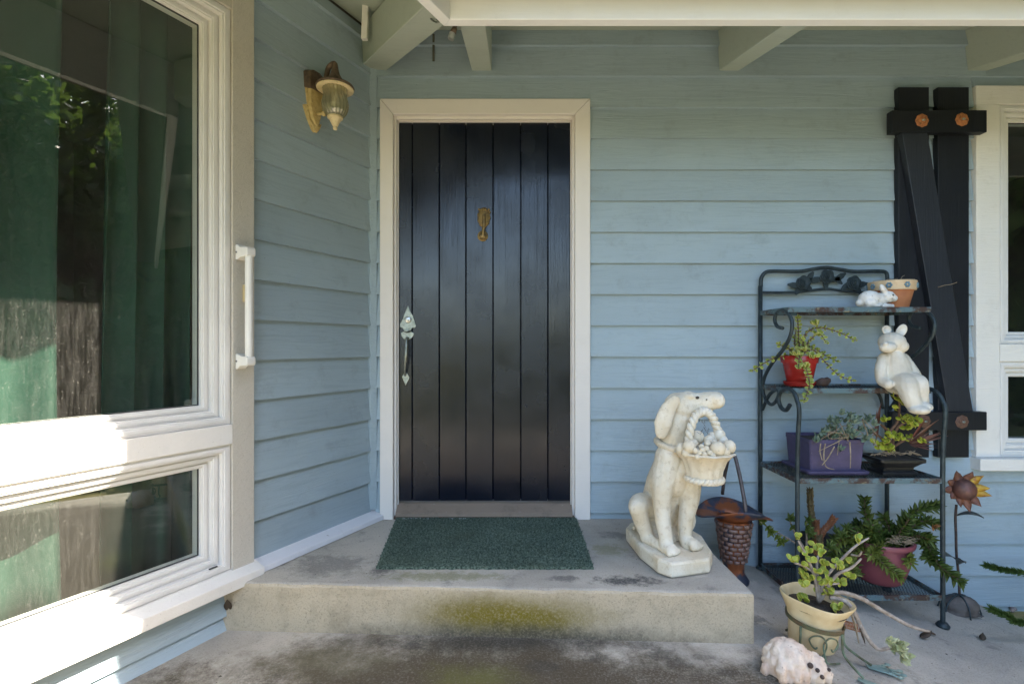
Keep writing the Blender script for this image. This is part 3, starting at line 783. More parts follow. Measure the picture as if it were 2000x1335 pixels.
for i in range(N1):
    for j in range(N2):
        a = i * (N2 + 1) + j; f.append((a, a + 1, a + N2 + 2, a + N2 + 1))
mb.add(v, f)
per = [i * (N2 + 1) for i in range(N1 + 1)] + [N1 * (N2 + 1) + j for j in range(1, N2 + 1)] + [i * (N2 + 1) + N2 for i in range(N1 - 1, -1, -1)] + [j for j in range(N2 - 1, 0, -1)]
b0 = len(mb.v)
for q in per: mb.v.append(Vector((mb.v[q].x, mb.v[q].y, STEP + .001)))
n = len(per)
for i in range(n): mb.f.append([per[i], per[(i + 1) % n], b0 + (i + 1) % n, b0 + i])
mb.build('backing', M['mat'], mat_root)
r = np.random.default_rng(4); NB = 26000
vv = np.empty((NB, 3, 3)); S = r.random((NB, 2))
A = np.array([[*Q[0]], [*Q[1]], [*Q[2]], [*Q[3]]])
base = (1 - S[:, :1]) * (1 - S[:, 1:]) * A[0] + S[:, :1] * (1 - S[:, 1:]) * A[1] + S[:, :1] * S[:, 1:] * A[2] + (1 - S[:, :1]) * S[:, 1:] * A[3]
th = r.uniform(0, 6.28, NB); w = r.uniform(.0015, .003, NB); L = r.uniform(.004, .009, NB); ln = r.normal(size=(NB, 2)) * .006
o3 = np.array(mat_root.location)
vv[:, 0, :2] = base + np.stack([np.cos(th) * w, np.sin(th) * w], 1); vv[:, 1, :2] = base - np.stack([np.cos(th) * w, np.sin(th) * w], 1); vv[:, 2, :2] = base + ln
vv[:, :2, 2] = STEP + .007; vv[:, 2, 2] = STEP + .0095 + L
vv -= o3
me = bpy.data.meshes.new('pile'); me.from_pydata(vv.reshape(-1, 3).tolist(), [], np.arange(NB * 3).reshape(-1, 3).tolist()); me.materials.append(M['mat'])
tag(link('pile', me, mat_root), kind='stuff')

# ================================================================== WALL LAMP
M['lampgold'] = simple('gold_lamp_paint', (.62, .48, .22), (.48, .35, .14), 45, .45, .4, 120, metal=.15, spots=.5, spotc=(.14, .09, .04), spotth=.6)
M['lampcream'] = simple('cream_lamp_paint', (.72, .60, .36), (.62, .50, .28), 45, .45, .3, 120, spots=.6, spotc=(.2, .13, .05), spotth=.62)
M['lampbrown'] = simple('rusted_lamp_brown', (.16, .11, .07), (.09, .06, .045), 60, .6, .5, 150, metal=.3, spots=.5, spotc=(.3, .25, .15), spotth=.66)
LU = .375
lz_ = lambda py: CZ + (675 - py) / 442
lamp = thing('wall_lamp', 'gold and brown wall lantern with swirled glass shade on the slanted wall', 'lamp', W(LU + .01, .016, lz_(205)))
mb = MB(); zc = [(-.5, -.02), (-.5, .10), (-.42, .135), (-.2, .145), (.2, .145), (.42, .135), (.5, .10), (.5, -.02), (.34, -.075), (.15, -.118), (0, -.128), (-.15, -.118), (-.34, -.075)]
zpl = CZ + (675 - 208) / 432
def wplate(m, outline, sc, n0, n1, w=.1):
    v = [W(LU + .018 + a * w * sc, n0, zpl + b * sc) for a, b in outline]; v += [W(LU + .018 + a * w * sc * .86, n1, zpl + b * sc * .94) for a, b in outline]
    n = len(outline); m.add(v, [tuple(range(n)), tuple(range(n, 2 * n))] + [(i, (i + 1) % n, n + (i + 1) % n, n + i) for i in range(n)])
wplate(mb, zc, 1, .004, .028); mb.build('back_plate', M['lampgold'], lamp, False, .004)
mb = MB(); wplate(mb, zc, .78, .0275, .042, .1); mb.build('raised_panel', M['lampgold'], lamp, False, .004)
mb = MB(); wplate(mb, [(-.5, .06), (-.44, .135), (-.2, .15), (.2, .15), (.44, .135), (.5, .06)], 1.05, .003, .046); mb.build('top_cap', M['lampbrown'], lamp, False, .006)
mb = MB()
for k in range(-3, 4):
    mb.tube([W(LU + .018 + k * .011, .030, zpl - .075 - .0), W(LU + .018 + k * .006, .036, zpl - .100), W(LU + .018 + k * .002, .030, zpl - .122)], [.0035, .004, .002], 6, 3)
mb.build('leaf_relief', M['lampgold'], lamp, True)['kind'] = 'stuff'
mb = MB(); ax = lambda z: W(LU, .135, z)
mb.tube([W(LU + .015, .035, zpl + .09), W(LU + .012, .075, zpl + .105), W(LU + .008, .085, lz_(150)), W(LU + .004, .098, lz_(128)), W(LU, .125, lz_(121)), ax(lz_(124))], [.014, .012, .011, .011, .011, .010], 10, 6)
mb.build('arm', M['lampbrown'], lamp, True)
mb = MB(); mb.tube([W(LU + .014, .04, zpl - .04), W(LU + .012, .075, zpl - .045)], [.008, .006], 8, 1); mb.ball(W(LU + .012, .08, zpl - .046), .012, 10, 8); mb.build('knob', M['lampgold'], lamp, True)
c0 = W(LU, .135, 0)
cap = MB(); zb = lz_(170)
cap.lathe([(.010, lz_(122)), (.013, lz_(127)), (.014, lz_(132)), (.020, lz_(143)), (.031, lz_(152)), (.043, lz_(157)), (.046, zb + .022), (.060, zb + .016), (.079, zb + .009), (.083, zb + .002), (.081, zb - .002), (.0775, zb - .0015)][::-1], 36, c0)
capo = cap.build('hood', M['lampbrown'], lamp, True, 0, rad(50))
rim = MB(); rim.lathe([(.050, zb - .002), (.078, zb - .003), (.0795, zb - .0065), (.076, zb - .009), (.052, zb - .006)], 36, c0); rim.build('brim', M['lampcream'], capo, True, 0, rad(50))
t = NT('swirl_glass')
gb = t.n; mx = t.n.new('ShaderNodeMixShader'); lwt = t.node('ShaderNodeLayerWeight', Blend=.35)
tr = t.node('ShaderNodeBsdfTransparent', Color=(.78, .76, .60, 1)); gl = t.node('ShaderNodeBsdfGlossy', Roughness=.06, Color=(.9, .88, .8, 1)); df = t.node('ShaderNodeBsdfTranslucent', Color=(.75, .72, .55, 1))
m0 = t.n.new('ShaderNodeMixShader'); m0.inputs[0].default_value = .5; t.t.links.new(tr.outputs[0], m0.inputs[1]); t.t.links.new(df.outputs[0], m0.inputs[2])
t.set(mx.inputs[0], t.math('ADD', t.math('MULTIPLY', lwt.outputs['Facing'], .55), .10)); t.t.links.new(m0.outputs[0], mx.inputs[1]); t.t.links.new(gl.outputs[0], mx.inputs[2]); t.t.links.new(mx.outputs[0], t.out.inputs[0])
M['swirl'] = t.m
mb = MB(); prof = [(.030, lz_(228)), (.040, lz_(224)), (.050, lz_(217)), (.056, lz_(209)), (.057, lz_(201)), (.053, lz_(193)), (.049, lz_(187)), (.050, lz_(181)), (.053, lz_(175)), (.0535, lz_(171))]
fine = []
for i in range(len(prof) - 1):
    for k in range(4): fine.append((prof[i][0] + (prof[i + 1][0] - prof[i][0]) * k / 4, prof[i][1] + (prof[i + 1][1] - prof[i][1]) * k / 4))
fine.append(prof[-1])
mb.lathe(fine, 96, c0, None, lambda w, z, i: 1 + .035 * math.sin(20 * w + 52 * (z - zb)))
mb.f = mb.f[:-2]
mb.build('glass_shade', M['swirl'], lamp, True)
mb = MB(); mb.lathe([(0, lz_(206)), (.012, lz_(205)), (.018, lz_(198)), (.016, lz_(190)), (.011, lz_(184)), (.011, lz_(174)), (0, lz_(173))], 16, c0); mb.build('bulb', simple('dull_bulb', (.75, .73, .68), (.7, .68, .62), 10, .25, 0), lamp, True)
mb = MB(); mb.lathe([(0, lz_(253)), (.008, lz_(252)), (.010, lz_(249)), (.008, lz_(246)), (.011, lz_(245)), (.018, lz_(238)), (.025, lz_(232)), (.033, lz_(230)), (.034, lz_(227)), (.032, lz_(226)), (0, lz_(226))], 28, c0, None, lambda w, z, i: 1 + (.05 * math.cos(10 * w) if 3 < i < 7 else 0)); mb.build('finial', M['lampcream'], lamp, True, 0, rad(50))

# ================================================================== GRAB BAR + BELL on the window casing
M['barwhite'] = simple('white_plastic', (.74, .72, .68), (.70, .68, .64), 15, .35, .05)
ug = lu(468, .046); n1 = .10
gbar = thing('grab_bar', 'white tubular grab bar screwed to the window casing', 'grab bar', W(ug, .046, lz(475, 722, .08)))
zt, zb_ = lz(482, 492, .09), lz(482, 705, .09)
mb = MB(); mb.tube([W(ug, n1, zb_ - .012), W(ug, n1, zt + .012)], .0135, 14, 1); mb.build('tube', M['barwhite'], gbar, True, 0, rad(40))
for z, s in ((zt, 1), (zb_, -1)):
    mb = MB(); mb.prism([(.0462, -.028), (.0462, .030), (.056, .030), (.072, .018), (n1 + .012, .016), (n1 + .016, .008), (n1 + .016, -.012), (n1 + .010, -.018), (.075, -.020), (.056, -.028)], ug - .018, ug + .018, lambda n, q, t: W(t, n, z + q * s))
    bo = mb.build('bracket', M['barwhite'], gbar, False, .003)
    m2 = MB(); m2.ball(W(ug + .0185, .054, z), (.004, .004, .004), 8, 6); m2.build('screw', simple('screw_steel', (.3, .3, .3), (.2, .2, .2), 50, .4, 0, metal=.8), bo, True)
bell = thing('bell_button', 'small beige bell box on the casing behind the grab bar', 'doorbell', W(lu(478, .05), .046, lz(478, 595, .05)))
mb = MB(); ub = lu(480, .05); lbox(mb, ub - .012, ub + .012, .0455, .062, lz(480, 590, .05), lz(480, 556, .05)); mb.build('box', simple('beige_plastic', (.55, .45, .25), (.5, .4, .22), 20, .5), bell, False, .003)
mb = MB(); lbox(mb, ub - .006, ub + .006, .0615, .066, lz(480, 577, .05), lz(480, 568, .05)); mb.build('button', M['barwhite'], bell, False, .002)

# ================================================================== SOCKET under the eave
p0 = at(893, 44, 2.02); p1 = at(884, 66, 2.02)
so = thing('hanging_socket', 'bare brown light socket hanging beneath the eave', 'light socket', p1)
mb = MB(); mb.tube([p0 + Vector((.01, 0, .03)), p0, p0.lerp(p1, .55)], [.006, .006, .007], 8, 4); mb.tube([p0.lerp(p1, .5), p1], [.010, .013], 10, 1); mb.build('cord', M['lampbrown'], so, True)
mb = MB(); mb.tube([p1, at(880, 77, 2.02)], [.0135, .0125], 12, 1); mb.build('shell', simple('aluminium', (.7, .7, .68), (.55, .55, .53), 40, .3, .1, metal=.9), so, True, 0, rad(40))
mb = MB(); mb.tube([at(838, 33, 1.99), at(845, 40, 1.97), at(853, 44, 1.95), at(858, 42, 1.95), at(853, 38, 1.96)], .004, 6, 4)
wr = thing('loose_wire', 'short loop of bare wire tucked behind the fascia corner', 'wire', at(845, 40, 1.97)); mb.build('strand', M['pewter'], wr, True)

# ================================================================== SHUTTER
shut = thing('shutter', 'black board shutter with diagonal brace beside the right window', 'shutter', (bx(1825, .04), -.02, bz(893, .04)))
SB0 = .019; SB1 = .052; SR = .094
def sx(px, n): return bx(px, n)
for a, b in ((1755, 1815), (1832, 1893)):
    mb = MB(); mb.box((sx(a, SB1), -SB1, bz(893, SB1)), (sx(b, SB1), -SB0, bz(170, SB1))); mb.build('board', M['shutter'], shut, False, .003)
for a, b in ((215, 258), (804, 840)):
    mb = MB(); mb.box((sx(1743, SR), -SR, bz(b, SR)), (sx(1928, SR), -SB1 - .0005, bz(a, SR))); o = mb.build('rail', M['shutter'], shut, False, .003)
mb = MB(); n = SR - .006
mb.prism([(sx(1762, n), bz(258.5, n)), (sx(1812, n), bz(258.5, n)), (sx(1901, n), bz(803.5, n)), (sx(1852, n), bz(803.5, n))], -n, -SB1 - .0005, lambda p, q, t: Vector((p, t, q)))
mb.build('brace', M['brace'], shut, False, .003)
M['rust'] = simple('rusty_washer', (.50, .20, .07), (.36, .13, .05), 90, .7, .6, 200, spots=.7, spotc=(.10, .05, .03), spotth=.56)
for px, py, dark in ((1800, 236, 0), (1878, 234, 0), (1878, 823, 1), (1804, 822, 1)):
    c = Vector((sx(px, SR), -SR, bz(py, SR)))
    mb = MB(); mb.lathe([(0, 0), (.031, 0), (.033, .003), (.028, .006), (.016, .006), (.013, .009), (0, .009)], 32, c, Matrix.Rotation(rad(90), 3, 'X'), lambda w, z, i: 1 + (.05 * math.cos(8 * w) if i in (1, 2) else 0))
    wo = mb.build('washer', M['rust'] if not dark else simple('dark_rust', (.14, .07, .045), (.09, .05, .035), 90, .7, .6), shut, True, 0, rad(40))
    m2 = MB(); m2.ball(c + Vector((.002, -.010, 0)), (.009, .006, .006), 10, 8); m2.build('bolt', M['pewter'], wo, True)

# ================================================================== DOG STATUE
t = NT('white_cast_stone'); c = t.coord('Object', False)
col = t.mix(t.ramp(t.noise(c, 7, 5, .6), .35, .65), (.76, .70, .58), (.66, .56, .40))
ao = t.node('ShaderNodeNewGeometry').outputs['Pointiness']
col = t.mix(t.math('MULTIPLY', t.ramp(t.noise(c, 45, 5, .7), .52, .68), .4), col, (.40, .31, .19))
col = t.mix(t.math('MULTIPLY', t.ramp(t.noise(c, 110, 3, .6), .69, .74), .7), col, (.10, .08, .06))
M['dogstone'] = t.fin(col, .6, t.bump(t.math('ADD', t.noise(c, 120, 5, .7), t.math('MULTIPLY', t.noise(c, 35, 4, .6), 1.2)), .55, .003), spec=.3)
PT = STEP + .062
dog = thing('dog_statue', 'cream stone dog sitting on a plinth with a fruit basket in its mouth', 'statue', (.67, CY + 2.14, STEP))
# plinth
foot = [(.520, 2.345), (.535, 2.14), (.570, 2.005), (.612, 1.960), (.775, 2.005), (.812, 2.075), (.835, 2.25), (.80, 2.39), (.68, 2.44), (.56, 2.42)]
mb = MB(); mb.prism([(x, CY + d) for x, d in foot], STEP + .0015, PT, lambda p, q, t: Vector((p, q, t)))
mb.build('plinth', M['dogstone'], dog, False, .010)
def D(px, py, d): return at(px, py, d)
b = MB()
# trunk: rump low at the back, chest high in front
b.chain([D(1285, 1015, 2.30), D(1290, 985, 2.27), D(1302, 945, 2.22), D(1316, 905, 2.18), D(1318, 875, 2.17)], [.080, .085, .088, .080, .066], 8, 16)
b.ball(D(1312, 925, 2.17), (.082, .09, .098), 16, 12)                              # rib cage
b.ball(D(1335, 915, 2.14), (.058, .06, .075), 14, 10)                               # breast
b.ball(D(1282, 1020, 2.33), (.088, .09, .070), 14, 10)                              # rump
# neck and head
b.chain([D(1316, 890, 2.17), D(1318, 855, 2.16), D(1325, 815, 2.15)], [.068, .058, .056], 8, 14)
b.ball(D(1333, 793, 2.15), (.068, .064, .060), 18, 14)
b.ball(D(1322, 787, 2.16), (.050, .052, .045), 14, 10)
b.chain([D(1345, 790, 2.14), D(1368, 786, 2.12), D(1390, 782, 2.10), D(1400, 782, 2.09)], [.050, .043, .037, .033], 8, 14)
b.ball(D(1398, 778, 2.09), (.033, .036, .029), 12, 8); b.ball(D(1402, 786, 2.085), (.026, .030, .022), 12, 8)
b.ball(D(1345, 772, 2.13), (.030, .045, .018), 12, 8)                               # brow
b.chain([D(1350, 806, 2.14), D(1370, 804, 2.12), D(1384, 800, 2.105)], [.030, .022, .016], 6, 10)   # jaw
# front legs
b.chain([D(1306, 892, 2.14), D(1299, 925, 2.125), D(1293, 965, 2.10), D(1294, 1010, 2.085), D(1300, 1050, 2.075), D(1303, 1068, 2.065)], [.058, .054, .041, .032, .028, .031], 10, 12)
b.chain([D(1345, 935, 2.14), D(1347, 970, 2.14), D(1340, 1010, 2.14), D(1338, 1045, 2.135), D(1343, 1060, 2.12)], [.054, .042, .032, .028, .030], 10, 12)
for base, dirx in (((1303, 1074, 2.06), (1317, 1080, 2.03)), ((1345, 1066, 2.12), (1362, 1069, 2.085))):
    p0 = D(*base); p1 = D(*dirx); p0.z = PT + .022; p1.z = PT + .016
    b.ball(p0.lerp(p1, .4), (.030, .032, .022), 12, 8)
    ax_ = (p1 - p0).normalized(); sd = Vector((-ax_.y, ax_.x, 0))
    for k in (-1.5, -.5, .5, 1.5):
        q = p0.lerp(p1, 1.15) + sd * k * .0175 - ax_ * abs(k) * .005; q.z = PT + .011
        b.chain([p0.lerp(p1, .35) + sd * k * .009 + Vector((0, 0, .004)), q], [.010, .0115], 4, 8)
# hind legs: thigh, knee, foot lying forward
b.chain([D(1272, 990, 2.27), D(1252, 985, 2.19), D(1246, 992, 2.15)], [.062, .050, .040], 8, 12)
b.chain([D(1246, 990, 2.15), D(1254, 1020, 2.16), D(1264, 1045, 2.17)], [.040, .034, .028], 8, 12)
p0 = D(1262, 1048, 2.17); p0.z = PT + .022; p1 = D(1292, 1062, 2.09); p1.z = PT + .016
b.chain([p0, p0.lerp(p1, .5), p1], [.027, .022, .020], 6, 10)
b.chain([D(1330, 1000, 2.28), D(1340, 1015, 2.24), D(1333, 1035, 2.22)], [.055, .042, .03], 8, 10)
p0 = D(1333, 1035, 2.22); p0.z = PT + .02; p1 = D(1335, 1046, 2.15); p1.z = PT + .014
b.chain([p0, p1], [.024, .018], 4, 8)
b.ball(D(1290, 1040, 2.25), (.085, .10, .045), 12, 8)
# tail curled round the rump
tl = [D(1275, 1030, 2.40), D(1250, 1035, 2.36), D(1238, 1036, 2.29)]
for q in tl: q.z = PT + .018
b.chain(tl, [.02, .018, .010], 6, 8)
# ribs / muscle folds
for k in range(4):
    b.chain([D(1285 + k * 3, 930 + k * 17, 2.15 + .01 * k), D(1277 + k * 2, 950 + k * 17, 2.20)], [.012, .012], 4, 8)
body = sculpt(b, 'body', M['dogstone'], dog, .0045, 3, (.0012, 60))
e = MB(); e.chain([D(1318, 782, 2.095), D(1305, 800, 2.085), D(1296, 825, 2.082), D(1292, 845, 2.09)], [.024, .034, .038, .026], 8, 12)
for v in e.v:
    pl = D(1303, 815, 2.09); v.y = pl.y + (v.y - pl.y) * .5
sculpt(e, 'ear', M['dogstone'], dog, .005, 5)
e = MB(); e.chain([D(1345, 780, 2.20), D(1338, 805, 2.22), D(1335, 840, 2.22)], [.02, .024, .018], 8, 10); sculpt(e, 'ear', M['dogstone'], dog, .006, 4)
m2 = MB(); ctr = D(1317, 868, 2.165); ring_pts = [ctr + Vector((math.cos(a) * .071, math.sin(a) * .068, .012 * math.sin(a) - .012 * math.cos(a))) for a in [2 * math.pi * k / 28 for k in range(28)]]
m2.tube(ring_pts, .014, 10, 1, True); m2.build('collar', M['dogstone'], dog, True)
m2 = MB(); m2.ball(D(1362, 776, 2.083), (.008, .004, .006), 8, 6); m2.ball(D(1380, 780, 2.072), (.004, .003, .003), 6, 5); m2.build('eye', simple('dark_pit', (.06, .05, .04), (.1, .08, .06), 90, .8), dog, True)
m2 = MB(); m2.ball(D(1405, 775, 2.085), (.014, .016, .012), 10, 8); m2.build('nose', M['dogstone'], dog, True)
# basket held under the muzzle
BC = D(1375, 905, 2.045); rz = lambda py: CZ - (py - 675) / 1000 * 2.045
bk = MB()
zb0, zb1 = rz(936), rz(884)
def flute(w, z, i): return 1 + .035 * math.cos(12 * w)
bk.lathe([(0, zb0), (.060, zb0), (.066, zb0 + .012), (.070, zb0 + .04), (.084, zb0 + .08), (.108, zb1), (.116, zb1 + .004), (.110, zb1 + .010), (.09, zb1 - .004), (.06, zb1 - .012), (0, zb1 - .012)], 48, (BC.x, BC.y, 0), None, flute)
basket = bk.build('basket', M['dogstone'], dog, True, 0, rad(60))
def rope(ctrpts, rad_, amp, turns, closed=True):
    m = MB(); n = len(ctrpts)
    for s in range(2):
        pts = []
        for i, (p, a, bb) in enumerate(ctrpts):
            w = 2 * math.pi * turns * i / (n if closed else n - 1) + s * math.pi
            pts.append(p + (a * math.cos(w) + bb * math.sin(w)) * amp)
        m.tube(pts, rad_, 7, 1, closed)
    return m
def circ(c, r, z, n):
    out = []
    for k in range(n):
        w = 2 * math.pi * k / n; d = Vector((math.cos(w), math.sin(w), 0)); out.append((Vector((c.x, c.y, z)) + d * r, d, Vector((0, 0, 1))))
    return out
rope(circ(BC, .066, zb0 + .004, 96), .0085, .006, 12).build('rope_base', M['dogstone'], basket, True)
hpts = [D(1343, 882, 2.02), D(1347, 845, 2.03), D(1358, 812, 2.055), D(1374, 803, 2.07), D(1390, 812, 2.07), D(1402, 840, 2.07), D(1408, 872, 2.07)]
cp = catmull(hpts, 10); fr = []
for i, p in enumerate(cp):
    tn = (cp[min(i + 1, len(cp) - 1)] - cp[max(i - 1, 0)]).normalized(); a_ = tn.cross(Vector((0, 1, 0))).normalized(); fr.append((p, a_, a_.cross(tn)))
rope(fr, .011, .008, 9, False).build('handle', M['dogstone'], basket, True)
fruits = [(1346, 868, 1.99, .026, 1), (1330, 872, 2.02, .022, 1), (1362, 850, 2.06, .028, 1), (1372, 876, 1.97, .012, 0), (1380, 872, 1.975, .012, 0), (1366, 880, 1.965, .012, 0), (1376, 884, 1.955, .012, 0), (1386, 880, 1.96, .012, 0), (1392, 886, 1.955, .012, 0), (1370, 868, 1.985, .011, 0), (1358, 876, 1.97, .012, 0),
          (1402, 873, 1.97, .030, 1), (1424, 868, 2.0, .026, 1), (1416, 880, 1.97, .02, 1), (1405, 845, 2.06, .024, 1), (1392, 850, 2.07, .022, 1), (1412, 856, 2.05, .02, 1), (1384, 856, 2.04, .02, 1), (1395, 862, 2.02, .018, 0), (1340, 880, 1.99, .018, 0), (1355, 862, 2.02, .018, 0), (1362, 888, 1.955, .012, 0), (1382, 862, 2.0, .014, 0)]
for (px, py, d, r, k) in fruits:
    m2 = MB(); m2.ball(D(px, py + 4, d), (r, r * .9, r * (1.05 if k else 1)), 12, 9)
    m2.build('fruit', M['dogstone'], basket, True)
m2 = MB(); rg = random.Random(2)
for i in range(16):
    c0 = D(rg.uniform(1365, 1385), rg.uniform(822, 850), 2.02); m2.tube([c0, c0 + Vector((rg.uniform(-.02, .02), rg.uniform(-.02, .02), rg.uniform(.0, .02)))], .0008, 4, 1)
o = m2.build('cobweb_twigs', simple('dry_twig', (.12, .10, .07), (.08, .07, .05), 30, .9), basket); o['kind'] = 'stuff'

# ================================================================== WOVEN METAL BASKET VASE
t = NT('brown_weave'); c = t.coord('Object', True)
wv = t.mix(t.ramp(t.noise(c, 60, 4), .35, .65), (.19, .105, .08), (.28, .18, .15)); M['weave'] = t.fin(wv, .5, t.bump(t.noise(c, 200, 3), .3, .002), .25)
t = NT('brown_blue_enamel'); c = t.coord('Object', False)
wv = t.mix(t.ramp(t.noise(c, 9, 4, .6), .46, .56), (.30, .095, .035), (.055, .065, .10)); M['enamel'] = t.fin(wv, .35, t.bump(t.noise(c, 80, 4), .2, .003), .35)
VC = at(1433, 1100, 2.40); VZ = floor_z(VC.x)
vz = lambda py: CZ - (py - 675) / 1000 * 2.40
vase = thing('basket_vase', 'brown woven metal basket vase with flared rim and thin handle', 'vase', (VC.x, VC.y, VZ))
mb = MB(); mb.lathe([(0, VZ + .001), (.066, VZ + .001), (.068, VZ + .012), (.060, VZ + .024), (.046, VZ + .045), (.046, vz(1098)), (.05, vz(1095)), (.076, vz(1012)), (.07, vz(1012)), (.04, vz(1080)), (0, vz(1085))], 32, (VC.x, VC.y, 0))
mb.build('core', M['enamel'], vase, True, 0, rad(50))
rowsN = 9; zA, zB = vz(1094), vz(1014)
for r_ in range(rowsN):
    z = zA + (zB - zA) * (r_ + .5) / rowsN; R = .052 + (.0785 - .052) * (r_ + .5) / rowsN; hgt = (zB - zA) / rowsN * .80; nS = 11
    mb = MB(); w = 2 * math.pi * R / nS * .84
    v = []; nseg = 4
    for i in range(nseg + 1):
        s = (i / nseg - .5); out = .008 * math.cos(s * math.pi * .8); a_ = s * w / R
        for (dr, dz2) in ((out - .005, -hgt / 2), (out, -hgt / 2 * .75), (out, hgt / 2 * .75), (out - .005, hgt / 2)):
            v.append(Vector(((R + dr) * math.cos(a_), (R + dr) * math.sin(a_), dz2)))
    f = [(i * 4 + k, i * 4 + k + 1, i * 4 + k + 5, i * 4 + k + 4) for i in range(nseg) for k in range(3)]
    mb.add(v, f); me = mb.mesh('weave_strip', M['weave'], True)
    for k in range(nS):
        a_ = 2 * math.pi * (k + (.5 if r_ % 2 else 0)) / nS
        link('weave_strip', me, vase, Matrix.Translation((VC.x, VC.y, z)) @ Matrix.Rotation(a_, 4, 'Z'))
mb = MB(); v = []; f = []; nA = 48; rs = [.066, .074, .092, .118, .140]
for i, R in enumerate(rs):
    q = i / (len(rs) - 1)
    for k in range(nA):
        w = 2 * math.pi * k / nA; sx_ = 1 + .22 * q; sy_ = 1 - .02 * q
        z = vz(1012) + .036 * q * (1 - q * .3) - .030 * q * q * (math.cos(2 * w)) + .010 * q * math.cos(w + 2.6) + .012 * q
        v.append(Vector((VC.x + R * sx_ * math.cos(w), VC.y + R * sy_ * math.sin(w), z)))
for i in range(len(rs) - 1):
    for k in range(nA):
        f.append((i * nA + k, i * nA + (k + 1) % nA, (i + 1) * nA + (k + 1) % nA, (i + 1) * nA + k))
mb.add(v, f); o = mb.build('rim', M['enamel'], vase, True); sd = o.modifiers.new('s', 'SOLIDIFY'); sd.thickness = .004
m2 = MB(); m2.tube([at(1411, 964, 2.50), at(1416, 925, 2.46), at(1424, 889, 2.41), at(1430, 884, 2.39), at(1436, 893, 2.37), at(1446, 935, 2.33), at(1455, 985, 2.295), at(1456, 1000, 2.29)], .0085, 8, 6); m2.build('handle', simple('grey_brown_handle', (.12, .10, .10), (.08, .07, .07), 40, .5, .3, metal=.4), vase, True)

# ================================================================== PLANT RACK
t = NT('dark_teal_iron'); c = t.coord('Object', False)
ir = t.mix(t.ramp(t.noise(c, 25, 5, .7), .40, .66), (.022, .034, .040), (.045, .065, .07))
ir = t.mix(t.ramp(t.noise(c, 14, 6, .7), .66, .74), ir, (.09, .05, .03)); M['iron'] = t.fin(ir, .5, t.bump(t.noise(c, 160, 4), .3, .002), .3)
t = NT('peeling_shelf_edge'); c = t.coord('Object', False)
ir = t.mix(t.ramp(t.noise(c, 14, 6, .75), .44, .56), (.055, .032, .026), (.10, .16, .18)); ir = t.mix(t.ramp(t.noise(c, 30, 6, .7), .58, .66), ir, (.22, .20, .13)); M['ironedge'] = t.fin(ir, .65, t.bump(t.noise(c, 110, 5), .5, .003), .15)
XL, XR, DB_, DF, DM = 1.27, 1.917, 2.618, 2.278, 2.350
rack = thing('plant_rack', 'dark green iron plant rack with scrolled sides and rose crest', 'plant rack', ((XL + XR) / 2, CY + 2.45, floor_z(1.6)))
def bp_(px, py): return at(px, py, DB_)
def sp(px, py, X): d = X * 1000 / (px - 1000); return at(px, py, d)
PR = .0105
def post(mb, pts, r=PR, sub=6): mb.tube(pts, r, 10, sub)
m2 = MB(); zb_l = floor_z(XL)
top = [bp_(1486, 560), bp_(1487, 543), bp_(1495, 532), bp_(1512, 529.5), bp_(1560, 530), bp_(1585, 526), bp_(1613, 522.5), bp_(1640, 526), bp_(1668, 530), bp_(1715, 529.5), bp_(1730, 532), bp_(1733, 543), bp_(1733, 560)]
m2.tube(top, .0095, 10, 6); crest = m2.build('crest_rail', M['iron'], rack, True)
m2 = MB(); m2.tube([bp_(1488, 571), bp_(1540, 571), bp_(1575, 568), bp_(1613, 564), bp_(1650, 568), bp_(1690, 571), bp_(1732, 571)], .007, 8, 5); m2.build('crest_rail', M['iron'], rack, True)
for X in (XL, XR):
    m2 = MB(); pz = floor_z(X); m2.tube([(X, CY + DB_, pz + .004), (X, CY + DB_, bp_(1486, 558).z)], PR, 10, 1); pst = m2.build('leg', M['iron'], rack, True)
    m3 = MB(); m3.lathe([(0, pz), (.02, pz), (.022, pz + .008), (.014, pz + .018), (0, pz + .018)], 16, (X, CY + DB_, 0)); m3.build('foot', M['iron'], pst, True)
Z5 = lambda zx, zy: (1450 + zx * .2996, 500 + zy * .2996)
fl = [(310, 968), (285, 1003), (252, 985), (236, 930), (250, 882), (288, 862), (332, 885), (358, 945), (370, 1020)]
def front_post(X, pts):
    m2 = MB(); pz = floor_z(X)
    P = [sp(*Z5(*q), X) for q in pts]
    P += [Vector((X, CY + DF, P[-1].z - .2)), Vector((X, CY + DF, -.0)), Vector((X, CY + DF, pz + .004))]
    m2.tube(P, .0095, 10, 6); o = m2.build('leg', M['iron'], rack, True)
    m3 = MB(); m3.lathe([(0, pz), (.024, pz), (.027, pz + .010), (.017, pz + .024), (0, pz + .024)], 18, (X, CY + DF, 0)); m3.build('foot', M['iron'], o, True)
front_post(XL, fl)
def same(pts, X0, X1):      # the same curve on the other side of the rack
    out = []
    for q in pts:
        p = sp(*Z5(*q), X0); out.append(Vector((X1, p.y, p.z)))
    return out
m2 = MB(); P = same(fl, XL, XR); pz = floor_z(XR)
P += [Vector((XR, CY + DF, P[-1].z - .2)), Vector((XR, CY + DF, -.02)), Vector((XR, CY + DF, pz + .004))]
m2.tube(P, .0095, 10, 6); o = m2.build('leg', M['iron'], rack, True); m3 = MB(); m3.lathe([(0, pz), (.024, pz), (.027, pz + .010), (.017, pz + .024), (0, pz + .024)], 18, (XR, CY + DF, 0)); m3.build('foot', M['iron'], o, True)
sc1 = [(262, 470), (226, 456), (211, 412), (226, 366), (265, 349), (303, 378), (324, 440), (310, 525), (262, 612), (192, 700), (150, 775), (132, 850), (146, 922), (186, 966), (222, 940), (238, 888), (215, 872), (170, 912), (130, 1000)]
